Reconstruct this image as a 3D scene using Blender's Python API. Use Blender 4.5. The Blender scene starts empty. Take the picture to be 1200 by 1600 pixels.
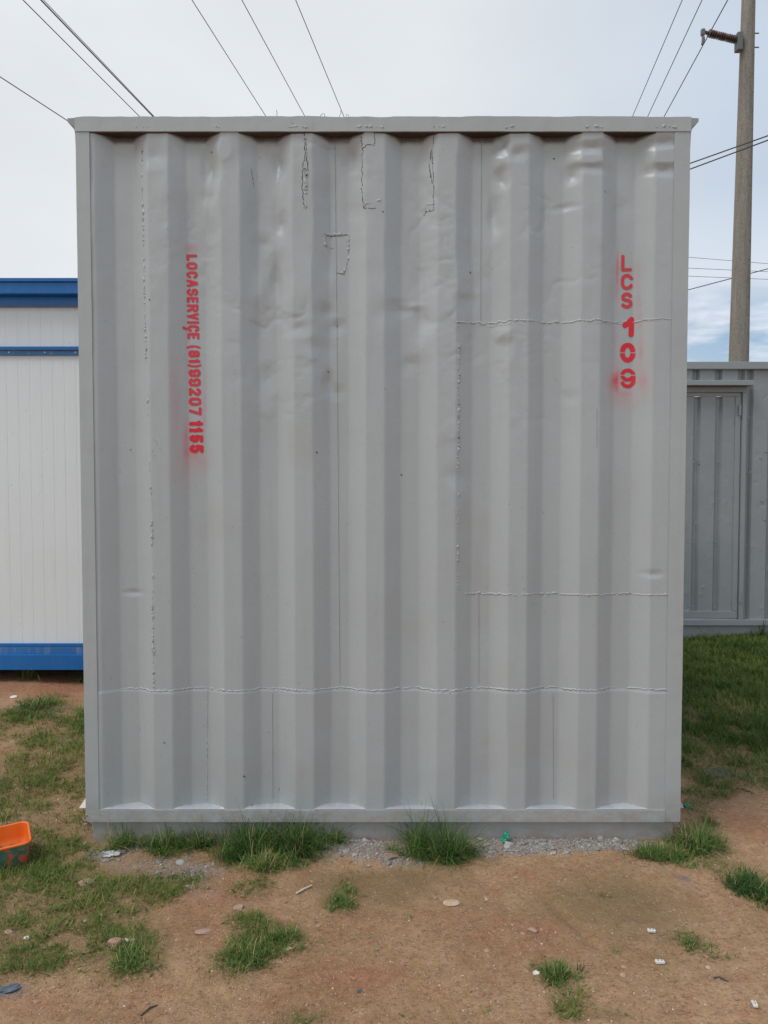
import bpy, bmesh, math, random
import numpy as np
from mathutils import Vector, Matrix, Euler
random.seed(7); RNG = np.random.default_rng(11)
SC = bpy.context.scene; COL = SC.collection
# ------------------------------------------------------------------ camera
CAM = np.array([0.004, -3.098, 1.473]); PITCH = math.atan(46/1200); F = 1200.0
cd = bpy.data.cameras.new("camera"); cam = bpy.data.objects.new("camera", cd); COL.objects.link(cam)
cam.location = CAM; cam.rotation_euler = (math.pi/2 - PITCH, 0, 0)
cd.sensor_fit = 'VERTICAL'; cd.sensor_height = 24; cd.lens = 18.0
cd.clip_start = 0.02; cd.clip_end = 2000
SC.camera = cam
SC.view_settings.view_transform = 'Standard'; SC.view_settings.look = 'None'
SC.view_settings.gamma = 1; SC.view_settings.exposure = 0.13
# ------------------------------------------------------------------ sun + sky
SUNV = Vector((-0.50, -0.27, 0.82)).normalized()
sl = bpy.data.lights.new("sun", 'SUN'); sl.energy = 1.5; sl.angle = math.radians(30); sl.color = (1, 0.97, 0.93)
so = bpy.data.objects.new("sun", sl); COL.objects.link(so)
so.rotation_euler = SUNV.to_track_quat('Z', 'Y').to_euler(); so.location = (-4, -4, 8)
w = bpy.data.worlds.new("World"); SC.world = w; w.use_nodes = True
nt = w.node_tree; N = nt.nodes; L = nt.links; N.clear()
wo = N.new('ShaderNodeOutputWorld'); sky = N.new('ShaderNodeTexSky'); sky.sky_type = 'NISHITA'; sky.sun_disc = False
sky.sun_elevation = math.asin(SUNV.z); sky.sun_rotation = math.atan2(SUNV.x, SUNV.y)
b1 = N.new('ShaderNodeBackground'); b1.inputs[1].default_value = 0.11; L.new(sky.outputs[0], b1.inputs[0])
b2 = N.new('ShaderNodeBackground'); mx = N.new('ShaderNodeMixShader')
tc = N.new('ShaderNodeTexCoord'); sep = N.new('ShaderNodeSeparateXYZ'); L.new(tc.outputs['Generated'], sep.inputs[0])
def wm(op, a, b=None, clamp=False):
    n = N.new('ShaderNodeMath'); n.operation = op; n.use_clamp = clamp
    for i, v in enumerate((a, b)):
        if v is None: continue
        if isinstance(v, (int, float)): n.inputs[i].default_value = v
        else: L.new(v, n.inputs[i])
    return n.outputs[0]
mp = N.new('ShaderNodeMapping'); mp.inputs['Scale'].default_value = (1, 1, 2.2); L.new(tc.outputs['Generated'], mp.inputs[0])
n1 = N.new('ShaderNodeTexNoise'); n1.inputs['Scale'].default_value = 1.7; n1.inputs['Detail'].default_value = 6; n1.inputs['Roughness'].default_value = .52
L.new(mp.outputs[0], n1.inputs[0])
mp2 = N.new('ShaderNodeMapping'); mp2.inputs['Scale'].default_value = (7, 7, 26); mp2.inputs['Location'].default_value = (.3, 0, .55); L.new(tc.outputs['Generated'], mp2.inputs[0])
n2 = N.new('ShaderNodeTexNoise'); n2.inputs['Scale'].default_value = 1.0; n2.inputs['Detail'].default_value = 7; n2.inputs['Roughness'].default_value = .55
L.new(mp2.outputs[0], n2.inputs[0])
# east side of the sky is thinner and bluer, gap of blue low in the north-east
east = wm('MULTIPLY_ADD', sep.outputs[0], 1.9); east.node.inputs[2].default_value = -0.02; east.node.use_clamp = True
cr = N.new('ShaderNodeValToRGB'); L.new(east, cr.inputs[0])
cr.color_ramp.elements[0].color = (0.70, 0.728, 0.755, 1); cr.color_ramp.elements[1].color = (0.44, 0.535, 0.665, 1)
cr.color_ramp.elements[0].position = 0.08; cr.color_ramp.elements[1].position = 0.95
md = wm('MULTIPLY_ADD', n1.outputs[0], 0.34); md.node.inputs[2].default_value = 0.83
vm = N.new('ShaderNodeVectorMath'); vm.operation = 'SCALE'; L.new(cr.outputs[0], vm.inputs[0]); L.new(md, vm.inputs['Scale'])
# low white cloud bank
low = N.new('ShaderNodeMapRange'); L.new(sep.outputs[2], low.inputs[0])
low.inputs[1].default_value = 0.20; low.inputs[2].default_value = 0.33; low.inputs[3].default_value = 1; low.inputs[4].default_value = 0
lm = wm('MULTIPLY', low.outputs[0], east)
mc = N.new('ShaderNodeMix'); mc.data_type = 'RGBA'; L.new(lm, mc.inputs['Factor']); L.new(vm.outputs[0], mc.inputs['A']); mc.inputs['B'].default_value = (0.76, 0.80, 0.86, 1)
L.new(mc.outputs['Result'], b2.inputs[0]); b2.inputs[1].default_value = 1.0
gap = N.new('ShaderNodeMapRange'); L.new(n2.outputs[0], gap.inputs[0]); gap.inputs[1].default_value = .46; gap.inputs[2].default_value = .60
gz = N.new('ShaderNodeMapRange'); L.new(sep.outputs[2], gz.inputs[0]); gz.inputs[1].default_value = .25; gz.inputs[2].default_value = .17
gm = wm('MULTIPLY', wm('MULTIPLY', gap.outputs[0], gz.outputs[0], True), wm('MULTIPLY', east, 1.3, True), True)
L.new(wm('SUBTRACT', 1.0, gm, True), mx.inputs[0]); L.new(b1.outputs[0], mx.inputs[1]); L.new(b2.outputs[0], mx.inputs[2]); L.new(mx.outputs[0], wo.inputs[0])
# ------------------------------------------------------------------ survey helpers (photo measurements -> metres)
_f = np.array([0, math.cos(PITCH), -math.sin(PITCH)]); _u = np.array([0, math.sin(PITCH), math.cos(PITCH)])
def ray(px, py): return _f + (px-600)/F*np.array([1, 0, 0]) + (800-py)/F*_u
def atY(px, py, Y): r = ray(px, py); return CAM + r*(Y-CAM[1])/r[1]
def atZ(px, py, Z=0.0): r = ray(px, py); return CAM + r*(Z-CAM[2])/r[2]
# ------------------------------------------------------------------ numpy noise
_perm = RNG.random((256, 256)).astype(np.float64)
def vnoise(x, y):
    xi = np.floor(x).astype(int); yi = np.floor(y).astype(int); fx = x-xi; fy = y-yi
    fx = fx*fx*(3-2*fx); fy = fy*fy*(3-2*fy)
    g = lambda a, b: _perm[a % 256, b % 256]
    return (g(xi, yi)*(1-fx)*(1-fy)+g(xi+1, yi)*fx*(1-fy)+g(xi, yi+1)*(1-fx)*fy+g(xi+1, yi+1)*fx*fy)*2-1
def fbm(x, y, o=4, lac=2.1, gain=.5):
    x = np.asarray(x, float); y = np.asarray(y, float); s = 0; a = 1; t = 0
    for i in range(o):
        s = s + a*vnoise(x+i*17.3, y+i*9.7); t += a; a *= gain; x = x*lac; y = y*lac
    return s/t
# ------------------------------------------------------------------ object helpers
def link(name, me, mat, parent=None, smooth=False):
    o = bpy.data.objects.new(name, me); COL.objects.link(o)
    if mat: me.materials.append(mat)
    me.polygons.foreach_set('use_smooth', np.full(len(me.polygons), bool(smooth)))
    if parent: o.parent = parent
    return o
def raw(name, V, Q, mat, parent=None, smooth=False, tris=None, attrs=None):
    """V (n,3); Q (m,4) quads; tris (k,3)."""
    me = bpy.data.meshes.new(name); V = np.asarray(V, np.float32); Q = np.asarray(Q, np.int32).reshape(-1, 4)
    T = np.asarray(tris if tris is not None else [], np.int32).reshape(-1, 3)
    me.vertices.add(len(V)); me.vertices.foreach_set('co', V.ravel())
    me.loops.add(Q.size+T.size); me.loops.foreach_set('vertex_index', np.concatenate([Q.ravel(), T.ravel()]))
    me.polygons.add(len(Q)+len(T))
    me.polygons.foreach_set('loop_start', np.concatenate([np.arange(len(Q))*4, Q.size+np.arange(len(T))*3]).astype(np.int32))
    me.update(calc_edges=True); me.validate()
    if attrs:
        for k, a in attrs.items():
            at = me.attributes.new(k, 'FLOAT', 'POINT'); at.data.foreach_set('value', np.asarray(a, np.float32))
    return link(name, me, mat, parent, smooth)
def gridmesh(name, X, Y, Z, mat, parent=None, smooth=True, attrs=None, flip=False):
    r, c = X.shape; V = np.stack([X, Y, Z], -1).reshape(-1, 3); I = np.arange(r*c).reshape(r, c)
    Q = np.stack([I[:-1, :-1], I[:-1, 1:], I[1:, 1:], I[1:, :-1]], -1).reshape(-1, 4)
    if flip: Q = Q[:, ::-1]
    return raw(name, V, Q, mat, parent, smooth, attrs={k: a.ravel() for k, a in (attrs or {}).items()})
def bmobj(name, bm, mat, parent=None, smooth=False, bevel=0, seg=2):
    me = bpy.data.meshes.new(name); bm.to_mesh(me); bm.free(); o = link(name, me, mat, parent, smooth)
    if bevel:
        m = o.modifiers.new('bevel', 'BEVEL'); m.width = bevel; m.segments = seg; m.limit_method = 'ANGLE'
    return o
def box(bm, a, b):
    a = np.array(a, float); b = np.array(b, float)
    vs = [bm.verts.new((x, y, z)) for z in (a[2], b[2]) for x, y in ((a[0], a[1]), (b[0], a[1]), (b[0], b[1]), (a[0], b[1]))]
    for f in ((3, 2, 1, 0), (4, 5, 6, 7), (0, 1, 5, 4), (1, 2, 6, 5), (2, 3, 7, 6), (3, 0, 4, 7)): bm.faces.new([vs[i] for i in f])
def boxobj(name, a, b, mat, parent=None, bevel=0.002):
    bm = bmesh.new(); box(bm, a, b); return bmobj(name, bm, mat, parent, False, bevel)
def roughbox(name, a, b, mat, parent, amp=.0012, step=.012, top=0.0, seed=0):
    """box whose faces are finely divided and hand-worked: small dents and uneven paint build-up"""
    bm = bmesh.new(); box(bm, a, b)
    d = [abs(b[i]-a[i]) for i in range(3)]
    for ax in range(3):
        n = min(int(d[ax]/step), 260)
        for k in range(1, n):
            co = [0, 0, 0]; co[ax] = min(a[ax], b[ax])+d[ax]*k/n; no = [0, 0, 0]; no[ax] = 1
            if ax == 1 and k > 3: break
            bmesh.ops.bisect_plane(bm, geom=bm.verts[:]+bm.edges[:]+bm.faces[:], plane_co=co, plane_no=no)
    co = np.array([v.co[:] for v in bm.verts]); s = seed*3.1
    n1 = fbm((co[:, 0]+co[:, 1])*22+s, co[:, 2]*22+s, 3)*amp; n2 = fbm(co[:, 0]*9+5+s, (co[:, 2]+co[:, 1])*9+s, 3)*amp*1.4
    tz = fbm(co[:, 0]*14+s, co[:, 1]*3+2, 4)*top*(co[:, 2] > b[2]-1e-4)
    for i, v in enumerate(bm.verts): v.co.y += n1[i]; v.co.z += n2[i]*.6+tz[i]; v.co.x += n2[i]*.4
    o = bmobj(name, bm, mat, parent, True); o.data.set_sharp_from_angle(angle=math.radians(40)); return o
def thing(name, label, cat, loc=(0, 0, 0), group=None, rot=(0, 0, 0)):
    o = bpy.data.objects.new(name, None); COL.objects.link(o); o.location = loc; o.rotation_euler = rot; o.empty_display_size = .1
    return tag(o, label, cat, group)
def tag(o, label=None, cat=None, group=None, kind=None):
    for k, v in (('label', label), ('category', cat), ('group', group), ('kind', kind)):
        if v: o[k] = v
    return o
def tube(pts, rad, sides=6, cap=True):
    P = np.asarray(pts, float); n = len(P); rad = np.broadcast_to(np.asarray(rad, float), (n,))
    T = np.gradient(P, axis=0); T /= np.linalg.norm(T, axis=1)[:, None]+1e-12
    ref = np.where(np.abs(T[:, 2:3]) > .9, np.array([[1., 0, 0]]), np.array([[0, 0, 1.]]))
    A = np.cross(T, ref); A /= np.linalg.norm(A, axis=1)[:, None]; B = np.cross(T, A)
    th = np.arange(sides)*2*math.pi/sides
    V = P[:, None]+rad[:, None, None]*(A[:, None]*np.cos(th)[None, :, None]+B[:, None]*np.sin(th)[None, :, None]); V = V.reshape(-1, 3)
    I = np.arange(n*sides).reshape(n, sides); J = np.roll(I, -1, 1)
    Q = np.stack([I[:-1], J[:-1], J[1:], I[1:]], -1).reshape(-1, 4)
    return V, Q
# ------------------------------------------------------------------ materials
def mat(name):
    m = bpy.data.materials.new(name); m.use_nodes = True; n = m.node_tree.nodes; return m, n, m.node_tree.links, n['Principled BSDF']
def nz(n, l, scale, detail=4, rough=.5, vec=None, src='Object'):
    t = n.new('ShaderNodeTexNoise'); t.inputs['Scale'].default_value = scale; t.inputs['Detail'].default_value = detail; t.inputs['Roughness'].default_value = rough
    c = n.new('ShaderNodeTexCoord'); mp = n.new('ShaderNodeMapping'); l.new(c.outputs[src], mp.inputs[0]); l.new(mp.outputs[0], t.inputs[0])
    if vec: mp.inputs['Scale'].default_value = vec
    return t.outputs[0]
def ramp(n, l, src, stops):
    r = n.new('ShaderNodeValToRGB'); e = r.color_ramp.elements; l.new(src, r.inputs[0])
    while len(e) < len(stops): e.new(.5)
    for i, (p, c) in enumerate(stops):
        e[i].position = p; e[i].color = (*c, 1) if len(c) == 3 else c
    return r.outputs[0]
def mixc(n, l, f, a, b, mode='MIX'):
    m = n.new('ShaderNodeMix'); m.data_type = 'RGBA'; m.blend_type = mode
    for k, v in (('Factor', f), ('A', a), ('B', b)):
        if isinstance(v, (int, float)): m.inputs[k].default_value = v
        elif isinstance(v, tuple): m.inputs[k].default_value = (*v, 1)
        else: l.new(v, m.inputs[k])
    return m.outputs['Result']
def mth(n, l, op, a, b=None, c=None, clamp=False):
    m = n.new('ShaderNodeMath'); m.operation = op; m.use_clamp = clamp
    for i, v in enumerate((a, b, c)):
        if v is None: continue
        if isinstance(v, (int, float)): m.inputs[i].default_value = v
        else: l.new(v, m.inputs[i])
    return m.outputs[0]
def bump(n, l, bs, items):
    prev = None
    for h, s, d in items:
        b = n.new('ShaderNodeBump'); b.inputs['Strength'].default_value = s; b.inputs['Distance'].default_value = d; l.new(h, b.inputs['Height'])
        if prev: l.new(prev, b.inputs['Normal'])
        prev = b.outputs[0]
    l.new(prev, bs.inputs['Normal'])
def attr(n, name):
    a = n.new('ShaderNodeAttribute'); a.attribute_name = name; return a.outputs['Fac']
def paint(name, col, var=.06, rough=.4, bscale=90, bs=.12, dirt=(.3, .24, .19), dirtamt=.15, red=False, chips=None):
    m, n, l, b = mat(name)
    a = tuple(c*(1-var) for c in col); c2 = tuple(min(1, c*(1+var)) for c in col)
    base = ramp(n, l, nz(n, l, 1.6, 5, .6), [(.3, a), (.7, c2)])
    st = ramp(n, l, nz(n, l, 3, 6, .65, (9, 9, .7)), [(.5, (0, 0, 0)), (.8, (1, 1, 1))])
    base = mixc(n, l, mth(n, l, 'MULTIPLY', st, dirtamt), base, dirt)
    sp = ramp(n, l, nz(n, l, 60, 2, .5), [(.74, (0, 0, 0)), (.76, (1, 1, 1))])
    base = mixc(n, l, mth(n, l, 'MULTIPLY', sp, .35), base, (.13, .12, .11))
    if chips:
        ch = ramp(n, l, nz(n, l, chips[1], 6, .6), [(chips[2], (0, 0, 0)), (chips[2]+.02, (1, 1, 1))]); base = mixc(n, l, ch, base, chips[0])
    if red:
        base = mixc(n, l, attr(n, 'grime'), base, (.36, .29, .25))
        base = mixc(n, l, attr(n, 'red'), base, (.62, .03, .045))
        base = mixc(n, l, attr(n, 'rail_shade_rust'), base, (.07, .045, .04))  # dark rust tone with the top rail's shade mixed in
    l.new(base, b.inputs['Base Color'])
    l.new(mth(n, l, 'MULTIPLY_ADD', nz(n, l, 7, 4), .22, rough-.1), b.inputs['Roughness'])
    bump(n, l, b, [(nz(n, l, bscale, 4, .6), bs, .002), (nz(n, l, 260, 2, .5), bs*.8, .0006)])
    return m
M_grey = paint('grey_enamel_paint', (.41, .444, .464), .035, .27, red=True)
M_rail = paint('grey_rail_paint', (.40, .432, .447), .05, .38, 70, .3, dirtamt=.22)
M_weld = paint('painted_weld_metal', (.415, .44, .46), .06, .34, 180, .3)
M_skirt = paint('grey_skirt_paint', (.375, .39, .40), .08, .5, 40, .25, dirtamt=.4)
def splash(m, z0, z1, col=(.30, .19, .12)):
    n = m.node_tree.nodes; l = m.node_tree.links; b = n['Principled BSDF']; src = b.inputs['Base Color'].links[0].from_socket
    c = n.new('ShaderNodeTexCoord'); sp = n.new('ShaderNodeSeparateXYZ'); l.new(c.outputs['Object'], sp.inputs[0])
    mr = n.new('ShaderNodeMapRange'); l.new(sp.outputs[2], mr.inputs[0]); mr.inputs[1].default_value = z1; mr.inputs[2].default_value = z0; mr.inputs[3].default_value = 0; mr.inputs[4].default_value = 1
    f = mth(n, l, 'MULTIPLY', mr.outputs[0], ramp(n, l, nz(n, l, 14, 7, .75, (1, 1, 1.6)), [(.38, (.05, .05, .05)), (.62, (1, 1, 1))]), None, True)
    l.new(mixc(n, l, mth(n, l, 'MULTIPLY', f, .75), src, col), b.inputs['Base Color'])
splash(M_skirt, 0.0, .075); splash(M_rail, .07, .22, (.30, .25, .21))
M_grey2 = paint('dull_grey_paint', (.29, .315, .33), .07, .45, 60, .2, dirtamt=.25)
M_rust_shade = paint('unpainted_rusty_steel_shade', (.055, .035, .03), .4, .9, 60, .4)
M_seam = paint('seam_shadow_line', (.17, .17, .17), .1, .6)
M_crack = paint('dark_crack', (.07, .065, .06), .2, .8)
M_red, n_, l_, b_ = mat('red_spray_paint')
l_.new(ramp(n_, l_, nz(n_, l_, 60, 4, .6), [(.3, (.72, .012, .03)), (.75, (.62, .02, .04))]), b_.inputs['Base Color']); b_.inputs['Roughness'].default_value = .5
M_redf, n_, l_, b_ = mat('thin_red_spray_paint')
l_.new(ramp(n_, l_, nz(n_, l_, 60, 4, .6), [(.3, (.68, .03, .05)), (.75, (.58, .06, .08))]), b_.inputs['Base Color']); b_.inputs['Roughness'].default_value = .5
M_white = paint('white_panel_paint', (.75, .80, .83), .02, .4, 12, .03, dirtamt=.07)
M_blue = paint('blue_beam_paint', (.004, .135, .43), .10, .35, 40, .15, dirt=(.15, .3, .42), dirtamt=.15)
M_bluescuff = paint('scuffed_blue_paint', (.02, .15, .40), .12, .4, 40, .2, dirt=(.4, .4, .38), dirtamt=.6)
M_dark = paint('dark_underside', (.05, .05, .05), .2, .9)
M_black, n_, l_, b_ = mat('cable_black'); b_.inputs['Base Color'].default_value = (.045, .045, .05, 1); b_.inputs['Roughness'].default_value = .6
M_cableblue, n_, l_, b_ = mat('cable_dark_blue'); b_.inputs['Base Color'].default_value = (.05, .05, .085, 1); b_.inputs['Roughness'].default_value = .5
M_alum, n_, l_, b_ = mat('weathered_aluminium_cable'); b_.inputs['Base Color'].default_value = (.13, .13, .135, 1); b_.inputs['Roughness'].default_value = .6
M_conc, n_, l_, b_ = mat('weathered_concrete')
cst = ramp(n_, l_, nz(n_, l_, 3, 7, .7, (5, 5, .5)), [(.3, (.13, .12, .10)), (.7, (.31, .29, .25))])
cst = mixc(n_, l_, .35, cst, ramp(n_, l_, nz(n_, l_, 30, 4), [(.3, (.14, .13, .115)), (.7, (.33, .31, .28))]))
l_.new(cst, b_.inputs['Base Color']); b_.inputs['Roughness'].default_value = .9; bump(n_, l_, b_, [(nz(n_, l_, 40, 5, .7), .5, .01)])
M_insul, n_, l_, b_ = mat('brown_insulator'); b_.inputs['Base Color'].default_value = (.09, .055, .045, 1); b_.inputs['Roughness'].default_value = .35
M_steel, n_, l_, b_ = mat('galvanised_steel'); b_.inputs['Base Color'].default_value = (.16, .17, .17, 1); b_.inputs['Metallic'].default_value = .4; b_.inputs['Roughness'].default_value = .6
def rock_mat(name, a, c, sc=40, rough=.85):
    m, n, l, b = mat(name); l.new(ramp(n, l, nz(n, l, sc, 5, .65), [(.3, a), (.7, c)]), b.inputs['Base Color']); b.inputs['Roughness'].default_value = rough
    bump(n, l, b, [(nz(n, l, sc*2, 4, .7), .4, .003)]); return m
M_whitep = rock_mat('white_plastic_scrap', (.62, .61, .57), (.82, .81, .77), 25, .45)
M_brick = rock_mat('pink_brick', (.36, .19, .14), (.52, .33, .26))
M_pstone = rock_mat('pinkish_stone', (.33, .20, .16), (.45, .31, .25), 25)
M_gstone = rock_mat('grey_stone', (.26, .25, .24), (.42, .41, .40))
M_teal, n_, l_, b_ = mat('green_foil_plastic'); l_.new(ramp(n_, l_, nz(n_, l_, 60, 3), [(.35, (.0, .20, .12)), (.7, (.05, .48, .30))]), b_.inputs['Base Color']); b_.inputs['Roughness'].default_value = .2
M_straw = rock_mat('dry_stick', (.5, .42, .3), (.72, .65, .5), 50)
M_bluesc = rock_mat('slate_blue_scrap', (.04, .06, .09), (.13, .16, .20), 40, .6)
M_black2 = rock_mat('charred_scrap', (.03, .03, .03), (.1, .09, .08), 60)
# ------------------------------------------------------------------ ground fields
def blob(x, y, cx, cy, rx, ry): return np.exp(-(((x-cx)/rx)**2+((y-cy)/ry)**2))
def pxblob(px, py, rpx, rpy):
    c = atZ(px, py); e = atZ(px+rpx, py); a = atZ(px, py-rpy); b = atZ(px, py+rpy)
    return c[0], c[1], abs(e[0]-c[0]), max(abs(a[1]-b[1])/2, .02)
# short grass cover: px centre, px radii, strength
GR = [(470, 1590, 40, 14, .7), (20, 1500, 60, 24, .8), (250, 1390, 60, 16, .5), (1150, 1500, 16, 6, .35), (900, 1590, 50, 10, .7), (1000, 1470, 12, 4, .4), (640, 1585, 14, 5, .35), (60, 1200, 70, 90, .9), (95, 1240, 60, 40, .95), (20, 1130, 60, 40, .5), (70, 1120, 50, 22, .6), (110, 1150, 40, 30, .7), (30, 1400, 110, 55, 1.3), (120, 1420, 85, 45, 1.3), (20, 1470, 80, 40, .9), (180, 1400, 60, 24, .8), (90, 1350, 60, 20, .7),
      (60, 1460, 90, 40, 1.1), (150, 1470, 60, 35, .85), (210, 1500, 52, 38, 1.0), (110, 1300, 60, 45, 1.0), (-80, 1350, 140, 140, 1.1), (-60, 1480, 120, 60, .8),
      (250, 1372, 55, 20, .75), (300, 1372, 40, 16, .7), (395, 1388, 38, 16, .75), (400, 1480, 48, 34, 1.0), (440, 1470, 45, 26, .9), (365, 1510, 45, 28, .9), (385, 1440, 40, 16, .7),
      (535, 1408, 30, 24, .8), (465, 1582, 32, 16, .8), (540, 1380, 14, 10, .5), (870, 1520, 34, 22, 1.0), (905, 1560, 36, 20, .7), (960, 1588, 40, 12, .6), (870, 1572, 26, 18, .7),
      (760, 1580, 22, 9, .6), (720, 1590, 20, 8, .5), (1085, 1478, 28, 20, .8), (1045, 1462, 26, 12, .6), (1120, 1500, 18, 12, .4), (960, 1488, 16, 7, .6), (908, 1470, 10, 5, .5), (940, 1400, 16, 5, .45),
      (1130, 1447, 12, 6, .3), (1095, 1518, 14, 6, .4), (1150, 1535, 8, 5, .3),
      (1100, 1345, 42, 22, .9), (1185, 1390, 42, 32, 1.1), (1100, 1120, 90, 60, 1.6), (1180, 1130, 80, 55, 1.6), (1090, 1200, 34, 34, 1.2), (1140, 1080, 90, 40, 1.2), (1090, 1265, 26, 20, .8), (1120, 1240, 20, 12, .6), (1090, 1060, 90, 35, 1.0), (1200, 1050, 90, 35, .95),
      (1250, 1110, 110, 60, 1.2), (1100, 1290, 26, 14, .8), (1085, 1240, 22, 14, .7), (1110, 1022, 90, 14, .7), (800, 1050, 300, 60, .6), (1230, 1020, 120, 18, .8)]
GRW = [pxblob(a, b, c, d)+(s,) for a, b, c, d, s in GR]
def grass_field(x, y):
    g = 0
    for cx, cy, rx, ry, s in GRW: g = g + s*blob(x, y, cx, cy, rx, ry)
    far = np.clip((np.hypot(x, y+1)-4.2)/2, 0, 1)*.75
    g = np.maximum(g, far*(x*0+1))
    g = g + .34*fbm(x*2.6+3, y*2.6, 4) + .22*fbm(x*11, y*11+4, 3)
    return np.clip((g-.20)/.60, 0, 1)
GV = [(235, 1350, 75, 24, .55), (170, 1332, 40, 14, .7), (330, 1360, 60, 18, .6), (560, 1328, 110, 22, .85), (630, 1350, 60, 14, .4), (840, 1318, 110, 18, 1.35), (760, 1320, 50, 16, 1.1), (930, 1318, 60, 12, .9), (300, 1400, 60, 20, .35), (60, 1345, 25, 10, .6), (640, 1318, 500, 8, .6)]
GVW = [pxblob(a, b, c, d)+(s,) for a, b, c, d, s in GV]
def gravel_field(x, y):
    g = 0
    for cx, cy, rx, ry, s in GVW: g = g + s*blob(x, y, cx, cy, rx, ry)
    return np.clip((g+.35*fbm(x*7, y*7, 3)-.35)/.75, 0, 1)
DM = [(600, 1390, 90, 30, 1.0), (520, 1375, 60, 18, .7), (950, 1400, 110, 40, .75), (1000, 1440, 90, 40, .6), (300, 1450, 60, 20, .3), (880, 1430, 60, 30, .5), (640, 1370, 60, 14, .8), (200, 1350, 120, 20, .5)]
DMW = [pxblob(a, b, c, d)+(s,) for a, b, c, d, s in DM]
def damp_field(x, y):
    g = 0
    for cx, cy, rx, ry, s in DMW: g = g + s*blob(x, y, cx, cy, rx, ry)
    return np.clip(g*(1+.5*fbm(x*3, y*3, 3)), 0, 1)
RD = [(80, 1080, 120, 16, 1.0), (720, 1440, 80, 20, .35), (560, 1530, 70, 26, .7), (840, 1455, 45, 14, .8), (830, 1485, 50, 14, .6), (330, 1400, 80, 22, .5), (330, 1450, 60, 22, .45), (1180, 1290, 50, 30, .5), (1060, 1372, 22, 5, .5), (60, 1570, 50, 16, .5), (820, 1370, 40, 12, .5)]
RDW = [pxblob(a, b, c, d)+(s,) for a, b, c, d, s in RD]
def red_field(x, y):
    g = 0
    for cx, cy, rx, ry, s in RDW: g = g + s*blob(x, y, cx, cy, rx, ry)
    return np.clip(g*(1+.8*fbm(x*6, y*6, 3)), 0, 1)
BL = [(1135, 1205, 30, 6, 1.0), (1160, 1212, 20, 5, .7), (12, 1548, 26, 9, .9), (1070, 1375, 12, 3, .5), (60, 1115, 40, 7, .5)]
BLW = [pxblob(a, b, c, d)+(s,) for a, b, c, d, s in BL]
def blue_field(x, y):
    g = 0
    for cx, cy, rx, ry, s in BLW: g = g + s*blob(x, y, cx, cy, rx, ry)
    return np.clip(g*(1+1.1*fbm(x*16, y*16, 3)), 0, 1)
def gheight(x, y):
    x = np.asarray(x, float); y = np.asarray(y, float)
    near = np.clip(1-np.hypot(x, y)/30, 0, 1)
    h = .022*fbm(x*1.1+2, y*1.1+7, 3)+.015*fbm(x*5, y*5, 4)+.006*fbm(x*22, y*22, 3)
    c = atZ(0, 1480); h = h+.05*np.clip((-x-1.5)/1.5, 0, 1)
    calm = np.clip(1-np.abs(y+.02)/.25, 0, 1)*(np.abs(x) < 1.5)
    h = h*(1-.6*calm)-.008*calm
    h = h+.010*gravel_field(x, y)
    t = np.array(DMW[0]); h = h-.006*damp_field(x, y)
    c2 = atZ(940, 1485); c1 = atZ(850, 1400)       # shallow wheel rut
    d = np.abs((x-c1[0])*(c2[1]-c1[1])-(y-c1[1])*(c2[0]-c1[0]))/math.hypot(c2[0]-c1[0], c2[1]-c1[1])
    tt = ((x-c1[0])*(c2[0]-c1[0])+(y-c1[1])*(c2[1]-c1[1]))/((c2[0]-c1[0])**2+(c2[1]-c1[1])**2)
    h = h-.014*np.exp(-(d/.02)**2)*np.exp(-((tt-.5)/.6)**4)
    return h*near
def axis(lo, hi, step, end, growth=1.13):
    a = list(np.arange(lo, hi, step)); s = step; l = [a[0]]; r = [a[-1]]
    while r[-1] < end: s = s*growth; r.append(r[-1]+s)
    s = step
    while l[-1] > -end: s = s*growth; l.append(l[-1]-s)
    return np.array(l[1:][::-1]+a+r[1:])
gx, gy = np.meshgrid(axis(-2.1, 2.6, .012, 300), axis(-1.35, 1.6, .012, 300))
M_ground, n_, l_, b_ = mat('sandy_red_soil')
c1 = ramp(n_, l_, nz(n_, l_, 1.4, 6, .6), [(.28, (.39, .22, .13)), (.5, (.50, .315, .19)), (.75, (.59, .41, .265))])
c2 = ramp(n_, l_, nz(n_, l_, 14, 7, .7), [(.28, (.22, .12, .055)), (.48, (.45, .285, .15)), (.75, (.64, .46, .28))])
g = mixc(n_, l_, .5, c1, c2)
g = mixc(n_, l_, ramp(n_, l_, nz(n_, l_, 4.5, 7, .72), [(.46, (0, 0, 0)), (.68, (.8, .8, .8))]), g, (.33, .225, .105))
g = mixc(n_, l_, ramp(n_, l_, nz(n_, l_, 9.5, 8, .75), [(.54, (0, 0, 0)), (.70, (.85, .85, .85))]), g, (.40, .165, .085))
g = mixc(n_, l_, ramp(n_, l_, nz(n_, l_, 60, 6, .75), [(.50, (0, 0, 0)), (.66, (.75, .75, .75))]), g, (.20, .12, .07))
g = mixc(n_, l_, ramp(n_, l_, nz(n_, l_, 85, 6, .75, (1, 1.3, 1)), [(.54, (0, 0, 0)), (.68, (.7, .7, .7))]), g, (.58, .41, .27))
g = mixc(n_, l_, 1.0, g, ramp(n_, l_, nz(n_, l_, 2.3, 5, .6), [(.3, (.80, .72, .68)), (.5, (1, .97, .98)), (.72, (1.2, 1.16, 1.17))]), 'MULTIPLY')
g = mixc(n_, l_, mth(n_, l_, 'MULTIPLY', attr(n_, 'damp'), .72), g, (.235, .155, .075))
g = mixc(n_, l_, mth(n_, l_, 'MULTIPLY', attr(n_, 'redness'), .85), g, ramp(n_, l_, nz(n_, l_, 35, 5, .7), [(.35, (.30, .10, .055)), (.65, (.46, .24, .15))]))
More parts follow.
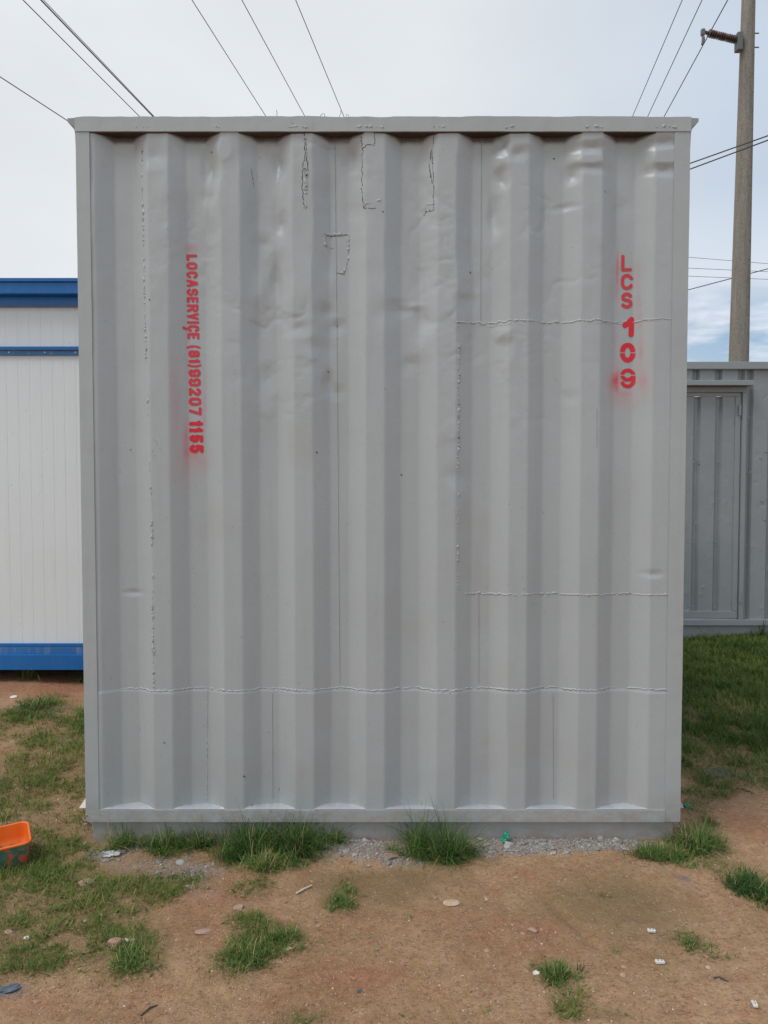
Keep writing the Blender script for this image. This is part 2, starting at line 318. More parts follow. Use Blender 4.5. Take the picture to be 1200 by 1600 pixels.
g = mixc(n_, l_, mth(n_, l_, 'MULTIPLY', attr(n_, 'gravel'), .75), g, (.33, .30, .265))
g = mixc(n_, l_, mth(n_, l_, 'MULTIPLY', attr(n_, 'green'), .55), g, ramp(n_, l_, nz(n_, l_, 22, 6, .7), [(.3, (.12, .10, .045)), (.7, (.34, .22, .12))]))
g = mixc(n_, l_, mth(n_, l_, 'MULTIPLY', attr(n_, 'ash'), .8), g, (.13, .15, .19))
vo = n_.new('ShaderNodeTexVoronoi'); vo.inputs['Scale'].default_value = 130; tcv = n_.new('ShaderNodeTexCoord'); l_.new(tcv.outputs['Object'], vo.inputs[0])
sepv = n_.new('ShaderNodeSeparateColor'); l_.new(vo.outputs['Color'], sepv.inputs[0])
spk = mth(n_, l_, 'MULTIPLY', ramp(n_, l_, vo.outputs['Distance'], [(.22, (1, 1, 1)), (.42, (0, 0, 0))]), ramp(n_, l_, sepv.outputs[0], [(.70, (0, 0, 0)), (.72, (1, 1, 1))]))
g = mixc(n_, l_, mth(n_, l_, 'MULTIPLY', spk, .65), g, ramp(n_, l_, sepv.outputs[1], [(.2, (.18, .09, .06)), (.45, (.42, .27, .19)), (.75, (.58, .47, .37)), (.95, (.7, .64, .56))]))
l_.new(g, b_.inputs['Base Color']); b_.inputs['Specular IOR Level'].default_value = .25
l_.new(mth(n_, l_, 'MULTIPLY_ADD', attr(n_, 'damp'), -.35, .95), b_.inputs['Roughness'])
bump(n_, l_, b_, [(nz(n_, l_, 45, 6, .75), .9, .016), (spk, .6, .005), (nz(n_, l_, 200, 3, .6), .8, .004)])
gr = gridmesh('ground', gx, gy, gheight(gx, gy), M_ground, smooth=True,
              attrs={'damp': damp_field(gx, gy), 'redness': red_field(gx, gy), 'gravel': gravel_field(gx, gy), 'green': grass_field(gx, gy), 'ash': blue_field(gx, gy)})
tag(gr, kind='structure')
def G(px, py):
    p = atZ(px, py)
    for _ in range(3): p = atZ(px, py, float(gheight(p[0], p[1])))
    return p
# ------------------------------------------------------------------ shipping container seen end-on
sc_ = thing('shipping_container', 'large grey painted container with corrugated end wall and red stencilled lettering', 'container', (0, 0, 0))
HW = 1.218; PD = .040; PITCHX = .2885; X0 = -.898; ZT = 2.862; ZB = .132
def prof(x, depth=PD, x0=X0, p=PITCHX):
    t = np.abs(((x-x0)/p+.5) % 1-.5)
    s = np.clip((t-.125)/.25, 0, 1)
    s = s+0.0*s; k = .06; s = np.where(s < k, s*s/(2*k), np.where(s > 1-k, 1-k-(1-s)**2/(2*k)+k/2-k/2, s-k/2))
    s = s/(1-k)
    return np.clip(s, 0, 1)*depth
# dents: px, py, radius px x/y, depth m (+ = pushed in), crease
DENTS = [(330, 262, 16, 26, .020, 1), (332, 330, 13, 30, -.010, 0), (350, 240, 15, 14, -.010, 0), (325, 305, 12, 14, .010, 1), (240, 245, 28, 18, .010, 1), (262, 300, 16, 24, -.005, 0),
         (435, 250, 12, 22, .018, 1), (437, 300, 10, 22, -.008, 0), (440, 350, 8, 18, .012, 1), (430, 385, 12, 20, -.010, 0), (432, 440, 9, 26, .012, 1), (405, 455, 12, 28, -.012, 0), (410, 380, 14, 16, .010, 1),
         (465, 512, 24, 14, .009, 1), (495, 540, 20, 14, .006, 1), (400, 330, 12, 30, .012, 0), (418, 590, 15, 22, .010, 1), (404, 520, 12, 30, .006, 0), (412, 640, 16, 26, -.006, 0),
         (550, 245, 14, 20, .012, 1), (545, 215, 14, 10, -.006, 0), (520, 300, 12, 30, .006, 0), (506, 485, 12, 14, .012, 1), (525, 508, 16, 12, .009, 1), (513, 595, 10, 20, .012, 1), (525, 612, 14, 14, .006, 1), (520, 440, 14, 20, -.006, 0),
         (625, 482, 18, 12, .010, 1), (605, 490, 20, 16, .007, 0), (645, 478, 20, 7, -.006, 1), (660, 545, 16, 22, -.010, 0), (665, 500, 16, 18, .008, 1), (668, 250, 14, 16, .007, 1), (655, 430, 12, 20, .006, 0),
         (785, 225, 13, 16, .016, 1), (780, 250, 12, 12, -.010, 0), (783, 278, 12, 16, .016, 1), (776, 330, 10, 34, .014, 1), (770, 380, 10, 26, -.006, 0), (810, 243, 22, 12, .012, 1), (835, 260, 16, 20, .007, 0), (730, 470, 16, 14, .010, 1), (735, 330, 14, 30, .006, 0),
         (790, 540, 10, 16, .006, 1), (786, 520, 14, 10, -.008, 0), (925, 232, 32, 9, .016, 1), (920, 255, 30, 8, -.008, 0), (923, 264, 28, 8, .010, 1), (895, 275, 14, 13, .014, 1), (950, 250, 14, 26, .007, 0), (885, 322, 24, 6, .006, 1),
         (1035, 226, 26, 9, .016, 1), (1038, 250, 24, 10, -.010, 0), (1035, 268, 26, 9, .014, 1), (1005, 260, 12, 26, .010, 0), (975, 320, 16, 14, .004, 1), (205, 927, 18, 5, .006, 1), (1018, 898, 18, 6, .006, 1), (890, 620, 14, 10, .004, 1),
         (640, 570, 14, 14, .006, 1), (706, 672, 12, 12, -.006, 0), (712, 745, 16, 16, .005, 0), (560, 330, 16, 14, .004, 0), (380, 240, 14, 20, .006, 0), (296, 260, 16, 40, -.006, 0), (300, 350, 10, 50, .006, 0)]
_D = []
for a, b, rx, ry, dp, cr_ in DENTS:
    p = atY(a, b, .02); _D.append((p[0], p[2], rx/387*1.05, ry/387*1.05, dp, cr_))
def dents(x, z):
    wx = x+.012*fbm(x*11+3, z*11, 3); wz = z+.014*fbm(x*9+8, z*9+5, 3)
    d = np.zeros_like(x)
    for cx, cz, rx, rz, dp, c in _D:
        m = (np.abs(x-cx) < rx*3) & (np.abs(z-cz) < rz*3)
        if not m.any(): continue
        r = np.sqrt(((wx[m]-cx)/rx)**2+((wz[m]-cz)/rz)**2)
        d[m] += dp*(np.clip(1-r*.75, 0, 1)**1.3 if c else np.exp(-r*r))
    return d
ZLAP = float(atY(600, 1079, .03)[2])
def surf(x, z):
    x = np.asarray(x, float); z = np.asarray(z, float)
    up = np.clip((z-1.5)/.9, 0, 1)
    ctr = np.exp(-((x+.05)/.85)**4); cid = np.floor((x-X0)/PITCHX*2+.25)*7.7
    xs = x+((.0012+.006*up)*fbm(z*2.2+cid, x*.5, 3)+.0075*up*ctr*fbm(z*7+cid*1.3, x*.5+3, 3))*np.clip((1.15-np.abs(x))/.1, 0, 1)
    y = prof(xs)+.004
    y = y+(.0012+.0035*up)*fbm(x*4+1, z*3.2, 3)+(.0003+.0006*up)*fbm(x*17, z*13, 3)
    rdg = 1-np.abs(fbm(x*5+2, z*5.5+9, 4))*4; y = y+.0050*up*ctr*np.clip(rdg, 0, 1)**1.5*np.clip(fbm(x*2.3+6, z*2.1, 2)*2.5+.45, 0, 1)
    y = y+dents(x, z)*.85
    # lower sheet is lapped over the upper one along the patch lines
    y = y-.0022*(z < ZLAP)
    return np.maximum(y, .0015)
nx_, nz_ = 430, 520
xs_ = np.linspace(-HW+.045, HW-.045, nx_); zs_ = np.linspace(ZB-.01, ZT+.01, nz_)
PX, PZ = np.meshgrid(xs_, zs_); PY = surf(PX, PZ)
def zx(px, py): p = atY(px, py, .03); return p[0], p[2]
red = np.zeros_like(PX)
for a, b, rx, ry, s in [(298, 384, 12, 6, .35), (276, 640, 6, 70, .20), (272, 590, 9, 50, .10), (292, 560, 3, 90, .22), (290, 690, 5, 30, .5), (303, 710, 14, 10, .35), (290, 730, 22, 26, .14), (315, 725, 14, 10, .15), (318, 640, 4, 50, .25),
                        (966, 415, 2.2, 22, .5), (966, 440, 2.2, 34, .5), (998, 440, 3, 40, .2), (998, 470, 3, 10, .15), (962, 595, 5, 11, .85), (966, 595, 3, 22, .6), (957, 600, 10, 20, .30), (1003, 598, 7, 14, .35), (1001, 550, 3, 18, .4), (978, 615, 10, 5, .40), (975, 628, 20, 10, .18), (1000, 500, 4, 16, .2), (962, 540, 3, 30, .25), (990, 590, 26, 40, .10)]:
    cx, cz = zx(a, b); red = red+s*blob(PX, PZ, cx, cz, rx/387, ry/387)
red = np.clip(.75*red*(1+.35*fbm(PX*60, PZ*60, 2)), 0, .9)
grime = np.clip(.75*np.exp(-(PZ-ZB)/.02)*0+.30*np.clip((.50-PZ)/.42, 0, 1)*np.clip(fbm(PX*5, PZ*7, 4)+.25, 0, 1)+.35*np.clip(fbm(PX*3+9, PZ*3, 4)-.25, 0, 1), 0, .6)
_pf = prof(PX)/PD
rail_shade_rust = np.clip((PZ-(ZT-.004-.030*_pf**1.5)+.006*fbm(PX*40, PZ*40, 3))/.016, 0, 1)*np.clip(_pf*3, 0, 1)*.8  # unpainted rust plus painted shade at the recess tops below the rail
panel = gridmesh('end_panel', PX, PY, PZ, M_grey, sc_, True, attrs={'red': red, 'grime': grime, 'rail_shade_rust': rail_shade_rust})
roughbox('top_rail', (-HW-.001, -.004, ZT), (HW+.001, .07, 2.919), M_rail, sc_, .0012, .012, .004, 1)
roughbox('bottom_rail', (-HW+.0545, -.003, .083), (HW-.0625, .09, ZB), M_rail, sc_, .0008, .02, 0, 2)
for s in (-1, 1):
    a, b = sorted((s*HW, s*(HW-(.054 if s < 0 else .062))))
    roughbox('corner_post', (a, -.001, .083), (b, .06, ZT-.0005), M_rail, sc_, .0010, .02, 0, 3+s)
boxobj('base_beam', (-HW+.02, .022, -.12), (HW-.02, .2, .081), M_skirt, sc_, .002)
boxobj('rail_underside', (-HW+.0545, .0045, ZT-.004), (HW-.0625, .068, ZT-.0005), M_rust_shade, sc_, 0)  # bare rusty strip, coloured dark to deepen the shade under the rail
# sloped sill on the bottom rail where the corrugations recess: uneven weld fillet
sx = np.linspace(-HW+.052, HW-.052, 700); rows = 7
SX, T = np.meshgrid(sx, np.linspace(0, 1, rows))
pf = PD*(.5-.5*np.cos(2*math.pi*(SX-X0)/PITCHX))**.75+.004+.002*fbm(SX*13+4, SX*0, 3); pf = np.where(SX > 1.118, .004, pf)
arc_ = (.5-.5*np.cos(2*math.pi*(SX-X0)/PITCHX))**.6*(SX < 1.118); pd_ = prof(SX)*(SX < 1.118)
hgt = np.maximum(.003, .021*arc_*(1+.35*fbm(SX*4, SX*0+2, 2))-.42*pd_+.003+.005*fbm(SX*18, SX*0, 3)+.0035*fbm(SX*70, T*3, 3))
SY = .0015+(pd_+.010)*T; SZ = ZB+.002+hgt*T**.8
gridmesh('sill_fillet', SX, SY, SZ, M_weld, sc_, True)
# side walls, roof, back
def corr_wall(name, x, y0, y1, z0, z1, sgn, m, parent, depth=.036, p=.278):
    ys = np.arange(y0, y1, .0139); A, B = np.meshgrid(ys, np.linspace(z0, z1, 14))
    XX = x-sgn*prof(A, depth, y0, p)-.003*fbm(A*2, B*2, 3)
    return gridmesh(name, XX, A, B, m, parent, True)
LEN = 6.05
for s in (-1, 1):
    corr_wall('side_wall', s*(HW-.006), .065, LEN, .13, 2.86, s, M_rail, sc_)
    boxobj('side_rail', (min(s*(HW-.05), s*(HW-.002)), .074, 2.866), (max(s*(HW-.05), s*(HW-.002)), LEN, 2.915), M_rail, sc_)
    boxobj('floor_beam', (min(s*(HW-.08), s*(HW-.0)), .062, .02), (max(s*(HW-.08), s*(HW-.0)), LEN, .13), M_rail, sc_)
    # overhanging roof flange with a tapered gusset and a thin hanging leg
    bm = bmesh.new(); x0 = s*(HW+.003); pts = [(x0, 2.938), (s*(HW+.050), 2.935), (s*(HW+.050), 2.922), (s*(HW+.026), 2.906), (s*(HW+.020), 2.875), (s*(HW+.018), 2.815), (s*(HW+.008), 2.810), (x0, 2.87)]
    if s < 0: pts = pts[::-1]
    r0 = [bm.verts.new((a, .045, b)) for a, b in pts]; r1 = [bm.verts.new((a, LEN, b)) for a, b in pts]
    bm.faces.new(r0[::-1]); bm.faces.new(r1)
    for i in range(len(pts)): j = (i+1) % len(pts); bm.faces.new((r0[i], r0[j], r1[j], r1[i]))
    bmesh.ops.recalc_face_normals(bm, faces=bm.faces); bmobj('roof_flange', bm, M_grey2, sc_)
    bm = bmesh.new(); h = .05 if s < 0 else .055; o_ = .036 if s < 0 else .022
    vs = [bm.verts.new(v) for v in ((s*(HW+.001), .012, .135), (s*(HW+o_), .02, .132), (s*(HW+.001), .03, .135+h), (s*(HW+.001), .25, .135), (s*(HW+o_), .25, .132), (s*(HW+.001), .25, .135+h))]
    for f in ((0, 1, 2), (3, 5, 4), (0, 3, 4, 1), (1, 4, 5, 2), (0, 2, 5, 3)): bm.faces.new([vs[i] for i in f])
    bmesh.ops.recalc_face_normals(bm, faces=bm.faces); bmobj('corner_gusset', bm, M_whitep if s < 0 else M_rail, sc_)
boxobj('roof', (-HW+.052, .072, 2.885), (HW-.052, LEN, 2.905), M_rail, sc_)
boxobj('back_wall', (-HW, LEN+.001, .02), (HW, LEN+.05, 2.915), M_rail, sc_)
boxobj('floor', (-HW+.085, .21, .05), (HW-.085, LEN, .1), M_dark, sc_)
# weld beads and seams that follow the wall
def bead(pts, r=.003, jit=.0025, gaps=0., name='weld_bead', m=None, seed=0, rj=.6, step=.004, off=0.0, flat=None):
    P = [np.array(zx(*p)) if not isinstance(p, np.ndarray) else p for p in pts]; out = []
    for a, b in zip(P[:-1], P[1:]):
        n = max(int(np.linalg.norm(b-a)/step), 2); out += [a+(b-a)*k/n for k in range(n)]
    out.append(P[-1]); A = np.array(out); k = np.arange(len(A)); rg = np.random.default_rng(seed+5)
    A = A+np.stack([fbm(k*.35+seed, k*.05, 3), fbm(k*.35+seed+50, k*.05, 3)], 1)*jit
    y = surf(A[:, 0], A[:, 1]) if flat is None else np.full(len(A), flat)
    rad = r*(1+rj*fbm(k*.8+seed*3, k*.01, 2))*(1+.35*rj*(rg.random(len(A))-.5))
    if gaps: rad = rad*np.clip((fbm(k*.06+seed, k*.0+seed*.7, 3)+.6-gaps)*4, .0, 1)
    V, Q = tube(np.stack([A[:, 0], y-off+r*.55, A[:, 1]], 1), np.maximum(rad, .0001), 7)
    return raw(name, V, Q, m or M_weld, sc_, True)
bead([(190, 1077), (700, 1076), (1045, 1075)], .0042, .006, .05, seed=1)
bead([(240, 1079), (330, 1075), (540, 1077), (720, 1080)], .0022, .009, .45, seed=21)
bead([(712, 504), (860, 503), (966, 502)], .0046, .008, .02, seed=2)
bead([(966, 502), (1048, 500)], .0035, .005, .1, seed=23)
bead([(735, 508), (880, 509), (1030, 503)], .002, .008, .5, seed=22)
bead([(718, 928), (1045, 928)], .0045, .006, .12, seed=3)
bead([(716, 505), (715, 735)], .0055, .007, .05, seed=4, rj=1.0)
bead([(715, 735), (714, 920)], .0042, .004, .45, seed=5, rj=1.0)
bead([(222, 205), (229, 520)], .0048, .005, .05, seed=6, rj=.9)
bead([(229, 520), (240, 790), (243, 1072)], .0042, .006, .2, seed=7, rj=.9)
bead([(138.5, 206), (145, 700), (153, 1250)], .0022, .0015, .1, seed=8)
bead([(1056, 205), (1051, 700), (1045, 1258)], .0036, .003, .30, seed=9, rj=1.0)
bead([(1056, 205), (1051, 700), (1045, 1258)], .0018, .001, 0, seed=10)
bead([(323, 1078), (322, 1250)], .0034, .0025, .15, seed=11)
bead([(152, 1266), (300, 1266), (1045, 1266)], .0025, .002, .3, seed=12, flat=.0)
for s, pts in enumerate([[(523, 222), (526, 480), (531, 1070)], [(753, 216), (752, 500)], [(749, 930), (749, 1070)], [(425, 1079), (426, 1250)], [(865, 1079), (866, 1250)], [(930, 640), (930, 700)]]):
    bead(pts, .0009, .0002, 0, 'sheet_seam', M_seam, 30+s, .1, .02, off=.0002)
    bead([(a+1.6, b) for a, b in pts], .0012, .0002, 0, 'sheet_seam', M_weld, 40+s, .1, .02)
# cracked filler and old patch plates
bead([(477, 208), (478, 240), (474, 270), (473, 300), (476, 328)], .0016, .006, .1, 'cracked_filler', M_crack, 50, .8)
bead([(480, 230), (482, 280), (481, 305), (479, 330)], .0018, .006, .2, 'cracked_filler', M_crack, 51, .8)
bead([(478, 206), (479, 260), (477, 325)], .007, .008, .1, 'cracked_filler', M_weld, 52, .9)
bead([(564, 208), (567, 245), (565, 300), (568, 328), (590, 330), (601, 334)], .0016, .006, .1, 'cracked_filler', M_crack, 53, .9)
bead([(566, 236), (574, 230), (585, 231), (586, 212)], .0016, .003, .0, 'cracked_filler', M_crack, 54, .6)
bead([(568, 322), (580, 318), (592, 316)], .0034, .010, .2, 'cracked_filler', M_weld, 55, 1)
bead([(678, 208), (675, 240), (677, 290), (677, 332)], .0014, .004, .05, 'cracked_filler', M_crack, 56, .9)
bead([(673, 235), (671, 262), (675, 290)], .0018, .007, .2, 'cracked_filler', M_crack, 57, .9)
bead([(677, 320), (667, 320), (665, 327), (672, 332), (678, 328)], .0028, .004, 0, 'cracked_filler', M_weld, 58, .9)
bead([(666, 330), (662, 337)], .002, .005, 0, 'cracked_filler', M_crack, 59, .9)
bead([(508, 366), (545, 363), (544, 405), (536, 425), (526, 426)], .005, .005, 0, 'weld_bead', M_weld, 60, .9)
bead([(508, 366), (507, 382), (520, 386)], .0045, .005, 0, 'weld_bead', M_weld, 61, .9)
bead([(509, 368), (544, 366)], .0014, .002, .1, 'cracked_filler', M_crack, 62, .6)
bead([(526, 424), (537, 428), (543, 420)], .0012, .002, .1, 'cracked_filler', M_crack, 63, .6)
bead([(606, 484), (626, 482), (660, 476)], .0011, .003, .1, 'dent_crease', M_weld, 64, .5)
bead([(385, 258), (392, 262), (397, 292)], .0012, .004, .2, 'scratch', M_crack, 65, .5)
bead([(700, 160+60), (700, 320)], .001, .002, .5, 'scratch', M_weld, 66, .5)
# blobs of old weld along the top rail
for i, (a, wdt) in enumerate([(225, 10), (337, 8), (470, 16), (578, 20), (686, 10), (800, 12), (925, 14), (1037, 16)]):
    bead([(a-wdt, 205), (a, 203), (a+wdt, 205)], .0042, .005, .0, 'weld_bead', M_weld, 70+i, 1.2, flat=-.003)
    if i in (2, 3, 4): bead([(a-wdt*.7, 199), (a+wdt*.5, 190)], .0022, .010, .3, 'weld_bead', M_weld, 80+i, 1.2, flat=-.0025)
bead([(140, 1268), (134.5, 1274), (141, 1281), (136, 1284)], .0035, .006, 0, 'weld_bead', M_pstone, 90, 1.2, flat=-.002)
for i, (a, b) in enumerate([(428, 1180), (421, 1150), (430, 1215), (419, 1205), (436, 1235), (247, 690), (254, 700), (243, 706), (243, 712)]):
    bead([(a-2, b-4), (a+2, b+5)], .002, .006, 0, 'paint_scab', M_weld, 100+i, 1.2)
for i, (a, b) in enumerate([(237, 471), (404, 244), (331, 238), (203, 703), (943, 302), (867, 246), (627, 742), (495, 707), (260, 1157), (383, 1209), (512, 580), (1045, 873), (672, 330), (735, 425)]):
    bead([(a-1, b-1), (a+1, b+1)], .0026, .001, 0, 'paint_chip', M_crack, 120+i, .8, off=0)
# ------------------------------------------------------------------ stencilled lettering
def arc(cx, cy, rx, ry, a0, a1, n=10): return [(cx+rx*math.cos(math.radians(a0+(a1-a0)*k/n)), cy+ry*math.sin(math.radians(a0+(a1-a0)*k/n))) for k in range(n+1)]
C_ = [(1, .78)]+arc(.5, .68, .48, .32, 20, 180)+arc(.5, .32, .48, .32, 180, 340)
S_ = arc(.5, .74, .45, .26, 25, 225, 10)+arc(.5, .26, .47, .26, 60, -155, 10)
GL = {'L': [[(0, 1), (0, 0), (1, 0)]], 'O': [arc(.42, .70, .42, .30, 90, 180)+arc(.42, .3, .42, .3, 180, 270), arc(.58, .70, .42, .30, 90, 0)+arc(.58, .3, .42, .3, 0, -90)],
      'C': [C_], 'A': [[(0, 0), (.38, 1)], [(.62, 1), (1, 0)], [(.28, .36), (.72, .36)]], 'S': [S_],
      'E': [[(0, 0), (0, 1)], [(0, 1), (1, 1)], [(0, .52), (.85, .52)], [(0, 0), (1, 0)]],
      'R': [[(0, 0), (0, 1)], [(.1, 1), (.65, 1), (.95, .86), (.95, .66), (.65, .5), (.1, .5)], [(.45, .5), (1, 0)]],
      'V': [[(0, 1), (.5, 0), (1, 1)]], 'I': [[(.5, 0), (.5, 1)]], 'Ç': [C_, [(.62, -.26), (.42, -.46)]],
      '(': [[(1., 1.08), (.15, .80), (.0, .5), (.15, .2), (1., -.08)]], ')': [[(0., 1.08), (.85, .80), (1., .5), (.85, .2), (0., -.08)]],
      '8': [arc(.44, .75, .36, .25, 90, 250), arc(.56, .75, .36, .25, 90, -70), arc(.44, .26, .42, .26, 95, 270), arc(.56, .26, .42, .26, 85, -90)],
      '1': [[(.10, .80), (.60, 1), (.60, 0)]], '2': [arc(.5, .72, .46, .28, 165, -20)+[(.05, .02), (1, .02)]],
      '0': [arc(.42, .70, .42, .30, 90, 180)+arc(.42, .3, .42, .3, 180, 270), arc(.58, .70, .42, .30, 90, 0)+arc(.58, .3, .42, .3, 0, -90)],
      '7': [[(0, 1), (1, 1), (.42, 0)]],
      '9': [arc(.40, .72, .40, .28, 95, 262), arc(.62, .72, .38, .28, 88, -10)+arc(.5, .30, .49, .30, 5, -150)],
      '5': [[(.95, 1), (.12, 1), (.08, .56)]+arc(.48, .32, .48, .30, 130, -150)]}
def letters(name, items, m, cell=.0013, edge=.0005, cuts=()):
    """items: list of (polyline in wall metres [(X,Z)], thickness)."""
    allp = np.array([p for pl, t in items for p in pl]); x0, z0 = allp.min(0)-.012; x1, z1 = allp.max(0)+.012
    X, Z = np.meshgrid(np.arange(x0, x1, cell), np.arange(z0, z1, cell)); inside = np.full(X.shape, 9.)
    for pl, t in items:
        for a, b in zip(pl[:-1], pl[1:]):
            a = np.array(a); b = np.array(b); lo = np.minimum(a, b)-t*1.5; hi = np.maximum(a, b)+t*1.5
            i0, i1 = np.searchsorted(X[0], (lo[0], hi[0])); j0, j1 = np.searchsorted(Z[:, 0], (lo[1], hi[1]))
            xx = X[j0:j1, i0:i1]; zz = Z[j0:j1, i0:i1]; d = b-a; L2 = d@d+1e-12
            tt = np.clip(((xx-a[0])*d[0]+(zz-a[1])*d[1])/L2, 0, 1)
            dist = np.hypot(xx-a[0]-tt*d[0], zz-a[1]-tt*d[1])-t/2
            inside[j0:j1, i0:i1] = np.minimum(inside[j0:j1, i0:i1], dist)
    inside = inside+edge*fbm(X*300, Z*300, 2)+edge*fbm(X*80, Z*80, 2)
    for (cx_, cz_, hw_, hh_) in cuts: inside[(np.abs(X-cx_) < hw_) & (np.abs(Z-cz_+.0006*np.sin(X*900)) < hh_)] = 9
    jj, ii = np.nonzero(inside < 0); idx = {}; 
    vid = np.full((X.shape[0]+1, X.shape[1]+1), -1, int); use = np.zeros_like(vid, bool)
    for dj, di in ((0, 0), (0, 1), (1, 1), (1, 0)): use[jj+dj, ii+di] = True
    vid[use] = np.arange(use.sum()); vj, vi = np.nonzero(use)
    vx = x0+(vi-.5)*cell; vz = z0+(vj-.5)*cell
    V = np.stack([vx, surf(vx, vz)-.0016, vz], 1)
    Q = np.stack([vid[jj, ii], vid[jj, ii+1], vid[jj+1, ii+1], vid[jj+1, ii]], 1)
    return raw(name, V, Q, m, sc_, True)
def glyph(ch, fn, th): return [([fn(u, v) for u, v in pl], th) for pl in GL[ch]]
lt = [('L', 112, 155), ('O', 165, 215), ('C', 226, 275), ('A', 284, 332), ('S', 342, 394), ('E', 402, 441), ('R', 452, 504), ('V', 510, 556), ('I', 566, 582), ('Ç', 592, 638), ('E', 646, 688),
      ('(', 730, 750), ('8', 762, 812), ('1', 822, 852), (')', 858, 878), ('9', 890, 944), ('9', 952, 1008), ('2', 1018, 1072), ('0', 1084, 1138), ('7', 1150, 1204), ('1', 1240, 1280), ('1', 1286, 1324), ('5', 1336, 1390), ('5', 1402, 1460)]
small, bold = [], []
for k, (ch, a, b) in enumerate(lt):
    f = (a-112)/1348; xl = 290.2+3.2*f+(1.2 if k > 11 else 0); xr = 306.5+9.5*f+(1.5 if k > 19 else 0); th = (4.0 if k < 11 else 4.6 if k < 20 else 6.0); th = 3.2 if ch in '()' else th
    def fn(u, v, a=a, b=b, xl=xl, xr=xr, th=th):
        py = 370+(a+(b-a)*u)/4.325; py = py+(th/2 if u < .5 else -th/2)*.9*abs(2*u-1); px = xl+th/2+(xr-xl-th)*v
        return zx(px, py)
    (small if k < 20 else bold).extend(glyph(ch, fn, th/387))
small2 = [it for it in small]
letters('stencil_lettering', small2, M_redf)['label'] = 'red stencilled company name and phone number running down the wall'
letters('stencil_lettering', bold, M_red, edge=.0012)
rt = [('L', 972, 989, 397, 422.5, 5.2), ('C', 971.5, 991, 426.5, 451.5, 5.2), ('S', 971.5, 990.5, 455.5, 481, 5.4), ('1', 974, 993.5, 494, 525.5, 8.2), ('0', 970.5, 994, 534.5, 565.5, 7.6), ('9', 970.5, 994, 575.0, 606, 5.8)]
lc, dg = [], []
for ch, xa, xb, ya, yb, th in rt:
    fn = lambda u, v, xa=xa, xb=xb, ya=ya, yb=yb, th=th: zx(xa+th/2+(xb-xa-th)*u, yb-th/2-(yb-ya-th)*v)
    if ch == '1': pls = [[(.0, .60), (.55, .82), (.92, 1.0), (.88, .5), (.85, 0)]]
    elif ch == '0': pls = [arc(.5, .62, .49, .38, 0, 180, 16)+arc(.5, .38, .49, .38, 180, 360, 16)+[(.99, .62)]]
    elif ch == '9': pls = [arc(.5, .71, .49, .29, 0, 360, 24), [(.99, .70), (.99, .38)]+arc(.5, .36, .49, .36, 0, -155, 14)]
    else: pls = GL[ch]
    (dg if ch in '109' else lc).extend([([fn(u, v) for u, v in pl], th/387) for pl in pls])
# thin unpainted stencil bridges of the 0 and the 9 come from the gap between their strokes
def cut(items, px0, px1, py): return items
letters('stencil_lettering', lc, M_redf)['label'] = 'red stencilled letters stacked vertically near right edge'
_z0, _z9, _xm = zx(982, 550)[1], zx(982, 585.5)[1], zx(982, 550)[0]
letters('stencil_lettering', dg, M_red, cuts=[(_xm, _z0, .05, .0026), (_xm, _z9, .05, .0026)])['label'] = 'bold red stencilled digits stacked below the letters'
# stray tie wires sticking up from the roof edge
def tie(pts, r=.0011): V, Q = tube([atY(a, b, .03) for a, b in pts], r, 5); return raw('tie_wire', V, Q, M_black, sc_, True)
tie([(432, 184), (433, 177), (432, 172)]); tie([(499, 184), (503, 178), (507, 178), (508, 184)]); tie([(529, 184), (533, 176), (532, 173)]); tie([(540, 184), (542, 178), (545, 181)])
# ------------------------------------------------------------------ white cabin with blue frame (behind, left)
YC = 2.34
wc = thing('site_cabin', 'white grooved panel cabin with blue steel beams standing left of the grey container', 'cabin', (-4.5, YC, 0))
def wadd(o): o.parent = wc; o.matrix_parent_inverse = Matrix.Translation(-wc.location); return o
def zc_(py, Y=YC): return float(atY(300, py, Y)[2])
CX0, CX1 = -7.6, -1.62
def groovewall(name, x0, x1, z0, z1, y, m, p=.082):
    xs = []
    x = x0
    while x < x1:
        xs += [(x, 0), (x+.0015, .0014), (x+.003, 0)]; x += p
    xs.append((x1, 0)); A = np.array(xs); X = np.tile(A[:, 0], (2, 1)); Y = y+np.tile(A[:, 1], (2, 1)); Z = np.array([[z0], [z1]])+X*0
    return gridmesh(name, X, Y, Z, m, None, False)
wadd(groovewall('wall_panel', CX0, CX1, zc_(541)+.0, zc_(478), YC+.055, M_white))
wadd(groovewall('wall_panel', CX0, CX1, zc_(1007), zc_(554), YC+.05, M_white))
wadd(boxobj('roof_beam', (CX0-.05, YC-.06, zc_(462)), (CX1+.05, YC+.1, zc_(444)), M_blue, None, .004))
wadd(boxobj('roof_beam', (CX0-.07, YC-.075, zc_(444)), (CX1+.07, YC+.1, zc_(438.5)), M_blue, None, .002))
wadd(boxobj('fascia_board', (CX0, YC+.01, zc_(476.5)), (CX1, YC+.06, zc_(462)), M_blue, None, .003))
wadd(boxobj('trim_strip', (CX0, YC+.018, zc_(546)), (CX1, YC+.075, zc_(540.5)), M_blue, None, .002))
wadd(boxobj('trim_strip', (CX0, YC+.030, zc_(553.5)), (CX1, YC+.075, zc_(547.5)), M_bluescuff, None, .002))
wadd(boxobj('trim_strip', (CX0, YC+.030, zc_(1012)), (CX1, YC+.075, zc_(1007)), M_blue, None, .002))
wadd(boxobj('floor_beam', (CX0, YC+.022, zc_(1023)), (CX1, YC+.075, zc_(1013)), M_bluescuff, None, .002))
wadd(boxobj('floor_beam', (CX0, YC, zc_(1047)), (CX1, YC+.08, zc_(1023)), M_blue, None, .003))
